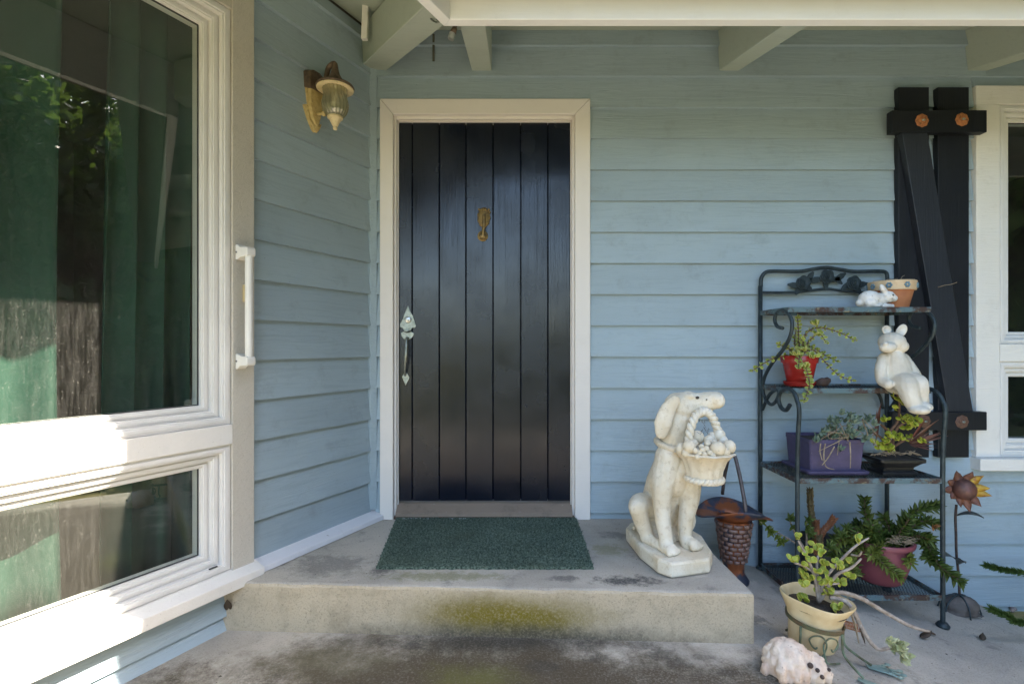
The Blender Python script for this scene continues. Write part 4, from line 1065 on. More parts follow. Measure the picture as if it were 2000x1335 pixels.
m2 = MB(); m2.tube([sp(*Z5(*q), XL) for q in sc1], .0085, 8, 6); m2.build('scroll', M['iron'], rack, True)
m2 = MB(); m2.tube(same(sc1, XL, XR), .0085, 8, 6); m2.build('scroll', M['iron'], rack, True)
m2 = MB(); m2.tube([Vector((XL + .35, CY + DB_ - .12, CZ - .22)), Vector((XR - .08, CY + DB_ - .03, CZ - .23)), Vector((XR - .02, CY + DB_, CZ - .32))], .007, 8, 6); m2.build('brace', M['iron'], rack, True)
def shelf(z, df, nm='shelf'):
    m2 = MB()
    y0, y1 = CY + DB_ - .006, CY + df
    for a, b_ in (((XL - .004, y1 - .004, z - .024), (XR + .004, y1 + .004, z)), ((XL - .004, y0 - .004, z - .024), (XR + .004, y0 + .004, z)), ((XL - .004, y1 + .0045, z - .024), (XL + .004, y0 - .0045, z)), ((XR - .004, y1 + .0045, z - .024), (XR + .004, y0 - .0045, z))):
        m2.box(a, b_)
    so = m2.build(nm, M['ironedge'], rack, False, .0015)
    m3 = MB(); stp = .0135; wdt = XR - XL - .01; dep = y0 - y1 - .01; x0, yy = XL + .005, y1 + .005
    k = -dep * .55
    slope = .55
    while k < wdt:
        for sgn in (1, -1):
            pts = []
            # line x = k + slope*y (or mirrored), clipped to the tray
            ya, yb = 0.0, dep
            xa, xb = k, k + slope * dep
            if xb <= 0 or xa >= wdt: continue
            if xa < 0: ya = -xa / slope; xa = 0
            if xb > wdt: yb = (wdt - k) / slope; xb = wdt
            A_, B_ = (xa, ya), (xb, yb)
            if sgn < 0: A_, B_ = (wdt - xa, ya), (wdt - xb, yb)
            a3 = Vector((x0 + A_[0], yy + A_[1], z - .010 + (.0008 if sgn > 0 else 0))); b3 = Vector((x0 + B_[0], yy + B_[1], a3.z))
            dr = (b3 - a3).normalized(); sd_ = Vector((-dr.y, dr.x, 0)) * .0013
            m3.add([a3 - sd_, a3 + sd_, b3 + sd_, b3 - sd_, a3 - sd_ + Vector((0, 0, .002)), a3 + sd_ + Vector((0, 0, .002)), b3 + sd_ + Vector((0, 0, .002)), b3 - sd_ + Vector((0, 0, .002))], [(0, 1, 2, 3), (4, 5, 6, 7), (0, 1, 5, 4), (1, 2, 6, 5), (2, 3, 7, 6), (3, 0, 4, 7)])
        k += stp
    o = m3.build('wire_mesh', M['iron'], so); o['kind'] = 'stuff'
    return so
SZ = [CZ + .178, CZ - .194, CZ - .588, CZ - 1.107]
shelf(SZ[0], DM); shelf(SZ[1], DM); shelf(SZ[2], DF); shelf(SZ[3], DF)
# roses and leaves of the crest
def rose(px, py, r, seed):
    rg = random.Random(seed); mb = MB(); c0 = bp_(px, py) + Vector((0, -.006, 0))
    Rx = Matrix.Rotation(rad(90), 3, 'X')
    for ringi, (rr, n_) in enumerate(((1.0, 5), (.78, 5), (.56, 4), (.34, 3))):
        off = ringi * .004; ph = rg.uniform(0, 6)
        mb.lathe([(0, off), (r * rr * .8, off), (r * rr, off + .004), (r * rr * 1.02, off + .007), (r * rr * .9, off + .0085), (r * rr * .7, off + .005), (0, off + .004)], 30, c0, Rx, lambda w, z, i, n_=n_, ph=ph: .86 + .16 * abs(math.sin(n_ * .5 * w + ph)))
    mb.ball(c0 + Vector((0, -.018, 0)), (r * .16, .007, r * .16), 8, 6)
    mb.build('rose', M['iron'], crest, True)
def ileaf(px, py, w, L):
    mb = MB(); c0 = bp_(px, py) + Vector((0, -.004, 0)); pts = []
    for k in range(14):
        q = k / 14 * 2 * math.pi; ser = 1 + .12 * (k % 2)
        pts.append((math.cos(q) * L * ser, math.sin(q) * L * .45 * ser * (1 - .3 * math.cos(q))))
    mb.prism(pts, -.003, .003, lambda p, q, t: c0 + Vector((p * math.cos(w) - q * math.sin(w), t, p * math.sin(w) + q * math.cos(w)))); mb.build('leaf', M['iron'], crest, False, .001)
rose(1567, 553, .038, 1); rose(1613, 541, .038, 2); rose(1665, 553, .038, 3)
for q in ((1549, 557, 3.0, .03), (1560, 566, -2.2, .03), (1582, 540, 1.0, .028), (1588, 548, -.3, .026), (1597, 545, 2.8, .024), (1630, 545, .3, .026), (1641, 540, .6, .03), (1637, 549, -.7, .024), (1651, 559, -2.5, .028), (1682, 555, 0.1, .032), (1674, 566, -.9, .028), (1612, 556, -1.5, .026), (1579, 562, -.8, .024)): ileaf(*q)

# ================================================================== POTS AND FIGURES
def soil_mat():
    return simple('dark_soil', (.035, .026, .020), (.07, .055, .04), 60, .95, 1.0, 120, spots=.5, spotc=(.25, .22, .18), spotth=.68, spotscale=90)
M['soil'] = soil_mat()
def pot(parent, c, prof, mat, n=40, rfun=None, nm='pot', soil=None):
    mb = MB(); mb.lathe(prof, n, c, None, rfun); o = mb.build(nm, mat, parent, True, 0, rad(45))
    if soil:
        r, z = soil; m2 = MB(); v = [Vector(c) + Vector((0, 0, z + .006))]; f = []
        rings = 6; nn = 24
        for i in range(1, rings + 1):
            for k in range(nn):
                w = 2 * math.pi * k / nn; rr = r * i / rings
                q = Vector(c) + Vector((rr * math.cos(w), rr * math.sin(w), z)); q.z += .006 * mnoise.noise(q * 60) + .003; v.append(q)
        for k in range(nn): f.append((0, 1 + k, 1 + (k + 1) % nn))
        for i in range(rings - 1):
            for k in range(nn): a = 1 + i * nn + k; b2 = 1 + i * nn + (k + 1) % nn; f.append((a, b2, b2 + nn, a + nn))
        m2.add(v, f); m2.build('soil', M['soil'], parent, True)
    return o
# terracotta pot with a painted rim
PCt = Vector((1.855, CY + 2.50, SZ[0] + .001))
tp = thing('terracotta_pot', 'terracotta pot with blue flowers painted on its cream rim on the top shelf', 'pot', PCt)
M['terra'] = simple('terracotta', (.50, .20, .09), (.42, .16, .075), 20, .75, .3, spots=.3, spotc=(.6, .5, .4))
pot(tp, PCt, [(0, 0), (.062, 0), (.066, .004), (.087, .092), (.084, .093), (.06, .02), (0, .02)], M['terra'], soil=(.082, .085))
M['rimcream'] = simple('cream_glaze', (.62, .47, .30), (.56, .40, .24), 30, .6, .2)
m2 = MB(); m2.lathe([(.086, .088), (.096, .088), (.100, .130), (.097, .133), (.092, .130), (.088, .093)], 40, PCt); rm = m2.build('rim', M['rimcream'], tp, True, 0, rad(45))
fb = simple('blue_paint', (.16, .27, .32), (.12, .2, .26), 60, .7)
for a in range(7):
    w = -1.57 + (a - 3) * .75; 
    m2 = MB()
    for k in range(6):
        q = k * math.pi / 3; R = .0988
        cc = PCt + Vector((0, 0, .109 + math.sin(q) * .009)); ww = w + math.cos(q) * .009 / R
        m2.ball(cc + Vector((math.cos(ww) * R, math.sin(ww) * R, 0)), (.0055, .0055, .006), 6, 5)
    m2.build('painted_flower', fb, rm, True)
m2 = MB(); rg = random.Random(4)
for i in range(9):
    w = rg.uniform(0, 6.3); c0 = PCt + Vector((math.cos(w) * .05, math.sin(w) * .05, .09)); m2.tube([c0, c0 + Vector((rg.uniform(-.03, .03), rg.uniform(-.03, .02), .05)), c0 + Vector((rg.uniform(-.06, .06), rg.uniform(-.05, .03), .035 + rg.uniform(0, .04)))], .0016, 5, 4)
o = m2.build('dry_twigs', simple('straw', (.30, .24, .16), (.2, .15, .1), 30, .9), tp, True); o['kind'] = 'stuff'
# white rabbit
M['rabbit'] = simple('chipped_white_plaster', (.74, .72, .68), (.66, .63, .58), 18, .65, .5, 60, spots=.7, spotc=(.22, .18, .14), spotth=.60, spotscale=45)
RCt = Vector((1.715, CY + 2.405, SZ[0] + .001)); rz_ = SZ[0]
rab = thing('rabbit_figurine', 'small white crouching rabbit on the top shelf before the terracotta pot', 'figurine', RCt)
b = MB(); R3 = lambda x, y, z: Vector((RCt.x + x, RCt.y + y, rz_ + .001 + z))
b.ball(R3(-.035, .0, .040), (.052, .038, .040), 16, 12); b.ball(R3(.0, 0, .036), (.045, .032, .034), 14, 10); b.ball(R3(.045, -.006, .050), (.034, .027, .028), 14, 10); b.ball(R3(.070, -.008, .043), (.018, .018, .017), 10, 8)
b.ball(R3(-.045, -.025, .022), (.032, .018, .022), 10, 8); b.ball(R3(.038, -.022, .008), (.028, .012, .009), 10, 8); b.ball(R3(-.02, -.03, .008), (.025, .012, .009), 10, 8); b.ball(R3(-.085, 0, .022), .016, 8, 6)
b.chain([R3(.03, -.014, .072), R3(.014, -.018, .088), R3(.006, -.018, .102)], [.010, .012, .007], 5, 8); b.chain([R3(.036, .008, .074), R3(.028, .010, .092), R3(.030, .010, .104)], [.010, .011, .006], 5, 8)
b.box((RCt.x - .07, RCt.y - .03, rz_ + .001), (RCt.x + .06, RCt.y + .03, rz_ + .010))
sculpt(b, 'body', M['rabbit'], rab, .0032, 4, (.0012, 110))
m2 = MB(); m2.ball(R3(.052, -.031, .056), (.005, .003, .005), 8, 6); m2.build('eye', M['rubber'], rab, True)
# red pot with saucer
M['redpot'] = simple('glossy_red_ceramic', (.36, .025, .018), (.30, .02, .015), 8, .22, .03)
RP = Vector((1.392, CY + 2.48, SZ[1] + .001))
redp = thing('red_pot_plant', 'glossy red pot with trailing variegated elephant bush on the middle shelf', 'potted plant', RP)
pot(redp, RP, [(0, .012), (.052, .012), (.055, .015), (.074, .110), (.081, .111), (.085, .143), (.083, .146), (.079, .143), (.072, .112), (.05, .03), (0, .03)], M['redpot'], soil=(.075, .128))
m2 = MB(); m2.lathe([(0, 0), (.062, 0), (.070, .010), (.071, .022), (.068, .022), (.064, .011), (0, .0105)], 36, RP); m2.build('saucer', M['redpot'], redp, True, 0, rad(45))
# brown lump
lump = thing('driftwood_knot', 'small brown driftwood knot on the middle shelf beside the red pot', 'driftwood', at(1607, 752, 2.45))
b = MB(); c0 = Vector((.607 * 2.45, CY + 2.45, SZ[1] + .001))
b.ball(c0 + Vector((0, 0, .02)), (.034, .025, .020), 12, 8); b.ball(c0 + Vector((.018, -.005, .024)), (.018, .02, .018), 10, 8); b.ball(c0 + Vector((-.02, -.005, .016)), (.02, .02, .016), 10, 8)
sculpt(b, 'knot', simple('driftwood', (.10, .06, .045), (.06, .04, .03), 40, .85, .9), lump, .004, 2, (.006, 45))
# seated bear statue on the shelf edge
M['bear'] = simple('white_plaster', (.70, .65, .55), (.58, .51, .40), 9, .6, .25, 70, spots=.3, spotc=(.4, .36, .3), spotth=.62)
bear = thing('bear_statue', 'white plaster bear sitting with legs hanging over the middle shelf', 'statue', at(1750, 758, 2.36))
b = MB(); E = lambda px, py, d=2.33: at(px, py, d)
b.ball(E(1742, 668), (.056, .052, .046), 16, 12); b.ball(E(1734, 678, 2.285), (.037, .030, .024), 14, 10); b.ball(E(1730, 671, 2.265), (.011, .008, .008), 8, 6)
b.ball(E(1760, 676, 2.31), (.03, .03, .03), 10, 8)
b.chain([E(1744, 690), E(1747, 708), E(1750, 725), E(1754, 742)], [.034, .054, .064, .066], 8, 16)
b.chain([E(1762, 700), E(1776, 716, 2.31), E(1788, 733, 2.29), E(1783, 742, 2.26)], [.028, .025, .022, .020], 7, 10); b.ball(E(1783, 741, 2.25), (.024, .022, .02), 10, 8)
b.chain([E(1727, 700), E(1720, 722, 2.32), E(1722, 742, 2.31), E(1734, 750, 2.28)], [.027, .024, .022, .022], 7, 10)
b.chain([E(1756, 745, 2.31), E(1770, 752, 2.255), E(1778, 775, 2.235), E(1788, 795, 2.23)], [.050, .046, .036, .030], 9, 14)
b.chain([E(1775, 742, 2.30), E(1794, 748, 2.25), E(1798, 770, 2.24), E(1800, 788, 2.24)], [.040, .036, .030, .026], 9, 12)
b.ball(E(1795, 800, 2.21), (.040, .045, .020), 12, 8); b.ball(E(1805, 794, 2.22), (.030, .036, .020), 12, 8)
sculpt(b, 'body', M['bear'], bear, .0036, 3, (.001, 60))
for px, py, a_, w_, h_ in ((1731, 644, .3, .020, .021), (1760, 646, -.55, .022, .034)):
    m2 = MB(); c0 = E(px, py, 2.34); Mx = Matrix.Rotation(-a_, 3, 'Y')
    m2.lathe([(0, -.008), (.5, -.008), (.92, -.004), (1, 0), (.93, .006), (.7, .003), (0, -.003)], 24, c0, Mx @ Matrix.Diagonal((w_, 1, h_)) @ Matrix.Rotation(rad(90), 3, 'X'))
    m2.build('ear', M['bear'], bear, True)
# purple planter box
M['purple'] = simple('purple_plastic', (.072, .058, .125), (.06, .048, .10), 20, .6, .3, 60, spots=.4, spotc=(.2, .17, .26), spotth=.62)
PB = Vector((1.478, CY + 2.43, SZ[2] + .001))
pur = thing('purple_planter', 'purple rectangular planter box with tangled grey green succulent on the third shelf', 'planter', PB)
Rp = Matrix.Rotation(rad(0), 4, 'Z')
def chamf(hx, hy, c): return [(-hx + c, -hy), (hx - c, -hy), (hx, -hy + c), (hx, hy - c), (hx - c, hy), (-hx + c, hy), (-hx, hy - c), (-hx, -hy + c)]
mb = MB()
def lv(hx, hy, c, z): return [PB + (Rp @ Vector((x, y, z))) for x, y in chamf(hx, hy, c)]
L = [lv(.116, .096, .006, .016), lv(.124, .104, .006, .140), lv(.126, .106, .006, .141), lv(.126, .106, .006, .160), lv(.119, .099, .006, .160), lv(.117, .097, .006, .12)]
v = [p for l in L for p in l]; f = [tuple(range(8)), tuple(range(40, 48))]
for i in range(5):
    for k in range(8): f.append((i * 8 + k, i * 8 + (k + 1) % 8, i * 8 + 8 + (k + 1) % 8, i * 8 + 8 + k))
mb.add(v, f); mb.build('box', M['purple'], pur, False, .003)
mb = MB(); L = [lv(.130, .110, .008, 0), lv(.140, .120, .008, .008), lv(.141, .121, .008, .020), lv(.132, .112, .006, .0205)]
v = [p for l in L for p in l]; f = [tuple(range(8)), tuple(range(24, 32))]
for i in range(3):
    for k in range(8): f.append((i * 8 + k, i * 8 + (k + 1) % 8, i * 8 + 8 + (k + 1) % 8, i * 8 + 8 + k))
mb.add(v, f); mb.build('tray', M['purple'], pur, False, .003)
mb = MB(); mb.add(lv(.118, .098, .006, .145), [tuple(range(8))]); mb.build('soil', M['soil'], pur)
# black bonsai tray
M['blackpot'] = simple('black_glaze', (.012, .012, .013), (.02, .02, .02), 30, .35, .1)
BB = Vector((1.762, CY + 2.375, SZ[2] + .001))
bon = thing('bonsai_tray', 'black footed bonsai tray with lime jade and reddish spiky leaves on the third shelf', 'planter', BB)
def lv2(hx, hy, c, z): return [BB + Vector((x * .76, y * .8, z)) for x, y in chamf(hx, hy, c)]
mb = MB(); L = [lv2(.105, .075, .01, 0), lv2(.105, .075, .01, .012), lv2(.088, .06, .01, .02), lv2(.092, .064, .01, .035), lv2(.125, .09, .01, .058), lv2(.135, .10, .01, .062), lv2(.135, .10, .01, .076), lv2(.12, .085, .01, .076), lv2(.115, .08, .01, .06)]
v = [p for l in L for p in l]; f = [tuple(range(8)), tuple(range(64, 72))]
for i in range(8):
    for k in range(8): f.append((i * 8 + k, i * 8 + (k + 1) % 8, i * 8 + 8 + (k + 1) % 8, i * 8 + 8 + k))
mb.add(v, f); mb.build('tray', M['blackpot'], bon, False, .002)
mb = MB(); mb.add(lv2(.118, .083, .01, .072), [tuple(range(8))]); mb.build('soil', M['soil'], bon)
# mauve pot and dark pot on the bottom shelf
M['mauve'] = simple('mauve_plastic', (.24, .065, .08), (.20, .055, .07), 10, .5, .15)
MP = Vector((1.742, CY + 2.43, SZ[3] + .001))
mau = thing('mauve_pot_plant', 'mauve round pot with sprawling dark green spiky succulent on the bottom shelf', 'potted plant', MP)
pot(mau, MP, [(0, 0), (.082, 0), (.095, .01), (.118, .08), (.126, .15), (.128, .175), (.138, .178), (.142, .19), (.138, .200), (.130, .200), (.122, .17), (.1, .12), (0, .12)], M['mauve'], 44, None, 'pot', (.124, .165))
DP = Vector((1.49, CY + 2.47, SZ[3] + .001))
dar = thing('dark_pot_plant', 'dark grey pot with reddish cactus stems at the left of the bottom shelf', 'potted plant', DP)
M['darkpot'] = simple('dark_grey_pot', (.05, .055, .05), (.035, .04, .036), 20, .6, .2)
pot(dar, DP, [(0, 0), (.075, 0), (.08, .006), (.098, .15), (.106, .152), (.108, .178), (.100, .178), (.09, .14), (0, .13)], M['darkpot'], 36, None, 'pot', (.096, .155))
# cream ruffled pot in a wire frog stand
M['creampot'] = simple('cream_terracotta', (.68, .56, .34), (.60, .46, .25), 14, .65, .25, spots=.4, spotc=(.5, .22, .08), spotth=.63, spotscale=25)
YP = Vector((1.082, CY + 1.86, 0)); YP.z = floor_z(YP.x)
ypot = thing('cream_pot_plant', 'cream pot with wavy rim and sparse jade plant held in a wire stand', 'potted plant', YP)
tilt = Matrix.Rotation(rad(7), 3, 'Y') @ Matrix.Rotation(rad(1), 3, 'X') @ Matrix.Diagonal((.9, .9, .92))
def ruff(w, z, i): return 1 + (.055 * math.cos(4 * w + .6) + .04 * math.cos(2 * w) if 4 <= i <= 8 else 0)
mb = MB(); zr = .03
prof = [(0, zr), (.076, zr), (.083, zr + .006), (.090, zr + .07), (.097, zr + .125), (.112, zr + .155), (.128, zr + .185), (.126, zr + .190), (.120, zr + .186), (.098, zr + .15), (.08, zr + .12), (0, zr + .115)]
mb.lathe(prof, 56, YP, tilt, ruff); mb.build('pot', M['creampot'], ypot, True, 0, rad(60))
m2 = MB(); v = []; f = []
for i in range(1, 7):
    for k in range(24):
        w = 2 * math.pi * k / 24; q = tilt @ Vector((.108 * i / 6 * math.cos(w), .108 * i / 6 * math.sin(w), zr + .152)); q += YP; q.z += .007 * mnoise.noise(q * 55); v.append(q)
f.append(tuple(range(24)))
for i in range(5):
    for k in range(24): f.append((i * 24 + k, i * 24 + (k + 1) % 24, i * 24 + 24 + (k + 1) % 24, i * 24 + 24 + k))
m2.add(v, f); m2.build('soil', M['soil'], ypot, True)
# the stand: ring, legs, scrolls, frog feet and a spring
M['verdi'] = simple('verdigris_metal', (.17, .24, .16), (.10, .10, .05), 25, .6, .5, metal=.2, spots=.8, spotc=(.12, .06, .03), spotth=.55, spotscale=22)
stand = thing('frog_stand', 'green wire plant stand with scrolls and webbed frog feet', 'plant stand', YP + Vector((0, 0, 0)))
def yp(w, r, z): return YP + tilt @ Vector((math.cos(w) * r, math.sin(w) * r, z))
m2 = MB(); v = []; f = []
for k in range(40):
    w = 2 * math.pi * k / 40
    for (r_, z) in ((.100, .122), (.1035, .122), (.1062, .138), (.1025, .138)): v.append(yp(w, r_, z))
for k in range(40):
    for j in range(4): a = k * 4 + j; b2 = ((k + 1) % 40) * 4 + j; f.append((a, k * 4 + (j + 1) % 4, ((k + 1) % 40) * 4 + (j + 1) % 4, b2))
m2.add(v, f); m2.build('ring', simple('rusty_green_ring', (.14, .09, .045), (.11, .12, .06), 30, .65, .5, metal=.2), stand)
def fz(v): return Vector((v.x, v.y, floor_z(v.x) + .004))
legs = [(-.15, .125), (-1.05, .14), (-2.5, .125), (1.4, .12), (2.6, .12)]
for i, (w, r_) in enumerate(((-.25, .21), (-1.0, .19), (-2.55, .125), (1.9, .12))):
    a = yp(w, .105, .125); ft = fz(YP + Vector((math.cos(w) * r_, math.sin(w) * r_, 0)))
    m2 = MB(); m2.tube([a, a + Vector((math.cos(w) * .004, math.sin(w) * .004, -.06)), a.lerp(ft, .7) + Vector((-math.cos(w) * .03, -math.sin(w) * .03, 0)), ft + Vector((-math.cos(w) * .015, -math.sin(w) * .015, .012))], .0042, 8, 6); lg = m2.build('leg', M['verdi'], stand, True)
    if i < 2:          # webbed foot with round toes
        fw = w + (.35 if i == 0 else .5); dx = Vector((math.cos(fw - .15), math.sin(fw - .15), 0)); dx.z = -.17 * dx.x; sy = Vector((-dx.y, dx.x, 0)).normalized(); sy.z = -.17 * sy.x
        m3 = MB(); o0 = ft + Vector((0, 0, .002))
        out = [(-.03, -.010), (.02, -.022), (.045, -.030), (.050, -.022), (.048, -.010), (.058, -.006), (.060, .004), (.046, .008), (.046, .022), (.030, .026), (-.03, .010)]
        m3.prism(out, 0, .003, lambda p, q, t: o0 + dx * p + sy * q + Vector((0, 0, t)))
        for p_, q_ in ((.050, -.036), (.074, -.016), (.078, .006), (.056, .034)):
            m3.tube([o0 + dx * (p_ * .6) + sy * (q_ * .6) + Vector((0, 0, .003)), o0 + dx * p_ + sy * q_ + Vector((0, 0, .003))], [.005, .003], 6, 1)
            m3.ball(o0 + dx * (p_ + .008) + sy * (q_ * 1.1) + Vector((0, 0, .004)), (.011, .0085, .0045), 8, 6)
        m3.build('foot', simple('pale_verdigris', (.27, .36, .31), (.19, .26, .22), 25, .6, .4, spots=.5, spotc=(.12, .07, .04), spotth=.6), lg, False)
for w in (-1.35, -2.0):
    m2 = MB(); s = 1 if w > -1.6 else -1
    P = []
    for (dw, z, dr) in ((.05, .07, .012), (.0, .062, .012), (-.10, .072, .012), (-.16, .09, .012), (-.05, .108, .012), (.15, .110, .010), (.28, .085, .012), (.22, .045, .012), (.0 + .1, .018, .012), (-.45, .006, .014)):
        P.append(yp(w - s * dw * 1.35, .090 + dr, z * 1.0))
    m2.tube(P, .0028, 7, 6); m2.build('scroll', M['verdi'], stand, True)
m2 = MB(); a = yp(.05, .108, .122); P = []
for k in range(160):
    q = k / 159; P.append(a + Vector((.012 + .058 * q, -.01 * q, -.012 * q + .0)) + Vector((0, math.cos(k * .47) * .013, math.sin(k * .47) * .013)))
m2.tube(P, .0011, 5, 1); m2.build('spring', M['rust'], stand, True)
# white stone frog face
M['paleston'] = simple('pink_white_stone', (.68, .57, .46), (.55, .40, .30), 16, .8, .8, 70, spots=.6, spotc=(.22, .17, .13), spotth=.60, spotscale=55)
SC = Vector((.932, CY + 1.70, -.008)); SC.z = floor_z(SC.x) - .004
stf = thing('stone_creature', 'weathered white stone creature with hollow eyes lying beside the step', 'garden ornament', SC)
b = MB(); Q3 = lambda x, y, z: SC + Vector((x * 1.15, y * .85, z * .54))
b.ball(Q3(-.015, 0, .065), (.078, .075, .075), 16, 12); b.ball(Q3(-.025, .0, .115), (.045, .05, .042), 14, 10); b.ball(Q3(.045, -.01, .05), (.052, .06, .05), 14, 10); b.ball(Q3(.02, -.01, .10), (.042, .045, .038), 12, 8)
b.ball(Q3(.065, -.03, .075), (.016, .02, .014), 10, 8); b.ball(Q3(.08, 0, .085), (.013, .013, .012), 8, 6); b.ball(Q3(-.088, -.02, .045), (.014, .016, .022), 8, 6); b.ball(Q3(.05, -.055, .045), (.03, .02, .016), 10, 8); b.ball(Q3(.075, -.04, .03), (.025, .025, .025), 10, 8)
b.chain([Q3(-.05, -.055, .12), Q3(-.06, -.07, .08), Q3(-.055, -.075, .04)], [.014, .018, .014], 6, 8); b.chain([Q3(-.02, -.05, .13), Q3(-.015, -.07, .09), Q3(-.02, -.08, .04)], [.012, .013, .012], 6, 8)
sculpt(b, 'body', M['paleston'], stf, .004, 1, (.0075, 46))
for (x, y, z, r_) in ((.022, -.052, .112, .0075), (.040, -.056, .088, .006), (.078, -.043, .078, .005), (.045, -.074, .066, .006)):
    m2 = MB(); m2.ball(Q3(x, y - .016, z + .006), r_ * 1.15, 10, 8); m2.build('eye', simple('pit_dark', (.05, .035, .03), (.07, .05, .04), 60, .9), stf, True)
# metal sunflower on a wired stone
FL = Vector((2.172, CY + 2.487, 0)); FL.z = floor_z(FL.x)
sf = thing('metal_sunflower', 'rusty metal sunflower with one yellow side standing on a wired stone', 'garden ornament', FL)
b = MB(); b.ball(FL + Vector((0, 0, .035)), (.075, .055, .045), 14, 10); b.ball(FL + Vector((.02, -.01, .04)), (.06, .05, .045), 14, 10); b.box(FL + Vector((-.07, -.05, .001)), FL + Vector((.08, .05, .01)))
M['rock'] = simple('grey_brown_rock', (.17, .14, .12), (.10, .085, .075), 18, .75, .6)
rk = sculpt(b, 'stone', M['rock'], sf, .006, 3, (.004, 30))
f3 = lambda px, py, d=2.487: at(px, py, d)
m2 = MB(); m2.tube([f3(1874, 1160), f3(1872, 1120), f3(1868, 1080), f3(1867, 1040), f3(1866, 1010), f3(1868, 985)], .0055, 8, 5); stm = m2.build('stem', simple('rusty_stem', (.05, .04, .035), (.09, .06, .05), 50, .7, .6, metal=.4), sf, True)
for ang in (.3, 1.5, 2.5):
    m2 = MB(); P = []
    for k in range(15):
        q = math.pi * k / 14; P.append(FL + Vector((math.cos(q) * .088 * math.cos(ang), math.cos(q) * .07 * math.sin(ang), math.sin(q) * .088)))
    m2.tube(P, .0035, 6, 1); m2.build('wire', M['iron'], sf, True)
HD = f3(1885, 955, 2.45)
M['rustpet'] = simple('rust_petal', (.22, .09, .05), (.13, .06, .045), 50, .6, .5, metal=.25)
M['yelpet'] = simple('yellow_petal', (.50, .32, .03), (.36, .19, .02), 50, .5, .4, metal=.1, spots=.8, spotc=(.22, .08, .03), spotth=.54)
face = (Vector((-.25, -1, .10))).normalized(); ux = face.cross(Vector((0, 0, 1))).normalized(); uz = ux.cross(face)
hd = MB()
for i in range(9):
    ph = i / 8 * math.pi / 2
    pass
Mf = Matrix((ux, uz, face)).transposed()
hd.lathe([(0, -.012), (.044, -.012), (.050, .0), (.047, .018), (.034, .036), (.014, .045), (0, .046)], 28, HD - ux * -.006, Mf); hdo = hd.build('flower_head', simple('rust_disc', (.17, .075, .055), (.11, .055, .045), 40, .5, .4, metal=.3), sf, True)
rg = random.Random(8)
for k in range(11):
    w = 2 * math.pi * k / 11 + rg.uniform(-.14, .14); L_ = .055 + rg.uniform(-.008, .012); rd = -ux * math.cos(w) * -1 + uz * math.sin(w); td = -ux * math.sin(w) * -1 + uz * math.cos(w) if False else face.cross(rd)
    m2 = MB(); v = []; f = []
    for i in range(6):
        q = i / 5; wd = .021 * (math.sin(math.pi * (.22 + .78 * q ** .8)) if q < 1 else .02)
        c0 = HD + rd * (.038 + L_ * q) + face * (.026 * q * q + rg.uniform(-.004, .004) + rg.uniform(-.002, .002))
        v += [c0 - td * wd, c0 + face * .005, c0 + td * wd]
    for i in range(5):
        for j in range(2): a = i * 3 + j; f.append((a, a + 1, a + 4, a + 3))
    m2.add(v, f)
    deg = math.degrees(math.atan2(rd.z, rd.x)); yel = -15 < deg < 70
    o = m2.build('petal', M['yelpet'] if yel else M['rustpet'], hdo, True); md = o.modifiers.new('s', 'SOLIDIFY'); md.thickness = .002
def tin_leaf(a, b_, wid):
    m2 = MB(); v = []; f = []; dr = b_ - a; sd_ = dr.cross(Vector((.2, -.3, 1))).normalized()
    for i in range(8):
        q = i / 7; wd = wid * math.sin(math.pi * min(1, .06 + .94 * q)) + .0006; c0 = a + dr * q + Vector((0, 0, .018 * math.sin(q * math.pi)))
        v += [c0 - sd_ * wd, c0 - Vector((0, 0, .003)), c0 + sd_ * wd]
    for i in range(7):
        for j in range(2): k = i * 3 + j; f.append((k, k + 1, k + 4, k + 3))
    m2.add(v, f); o = m2.build('leaf', simple('grey_tin', (.10, .115, .11), (.06, .065, .06), 40, .5, .4, metal=.4), stm, True); md = o.modifiers.new('s', 'SOLIDIFY'); md.thickness = .002
tin_leaf(f3(1868, 1005), f3(1922, 1010, 2.42), .024); tin_leaf(f3(1870, 1095), f3(1840, 1085, 2.40), .02); tin_leaf(f3(1871, 1100), f3(1886, 1098, 2.36), .016)

# ================================================================== PLANTS
def leafmat(name, a, b, rough=.4, edge=None, sss=.0):
    t = NT(name); oi = t.node('ShaderNodeObjectInfo').outputs['Random']; c = t.coord('Object', True)
    col = t.mix(oi, a, b)
    if edge:                                       # pale margin of the leaf
        sep = t.node('ShaderNodeTexCoord').outputs['Object']
        d = t.vmath('LENGTH', t.vmath('MULTIPLY', t.vmath('SUBTRACT', sep, (.5, 0, 0)), (1, 1.25, 0)))
        col = t.mix(t.ramp(d, .30, .46), col, edge)
    tr = t.node('ShaderNodeBsdfTranslucent'); t.set(tr.inputs[0], col)
    t.fin(col, rough, t.bump(t.noise(c, 12, 3), .15, .02), spec=.4)
    mx = t.n.new('ShaderNodeMixShader'); mx.inputs[0].default_value = .25
    t.t.links.new(t.b.outputs[0], mx.inputs[1]); t.t.links.new(tr.outputs[0], mx.inputs[2]); t.t.links.new(mx.outputs[0], t.out.inputs[0])
    return t.m
def round_leaf(name, mat):          # unit leaf along +X, flat in XY
    mb = MB(); mb.ball((.5, 0, .03), (.5, .40, .085), 10, 5)
    for v in mb.v:
        v.z += .18 * (v.x - .2) ** 2 * 1.0 - .02; v.y *= (.55 + .75 * min(1, v.x * 1.6)) if v.x < .5 else 1
    return mb.mesh(name, mat, True)
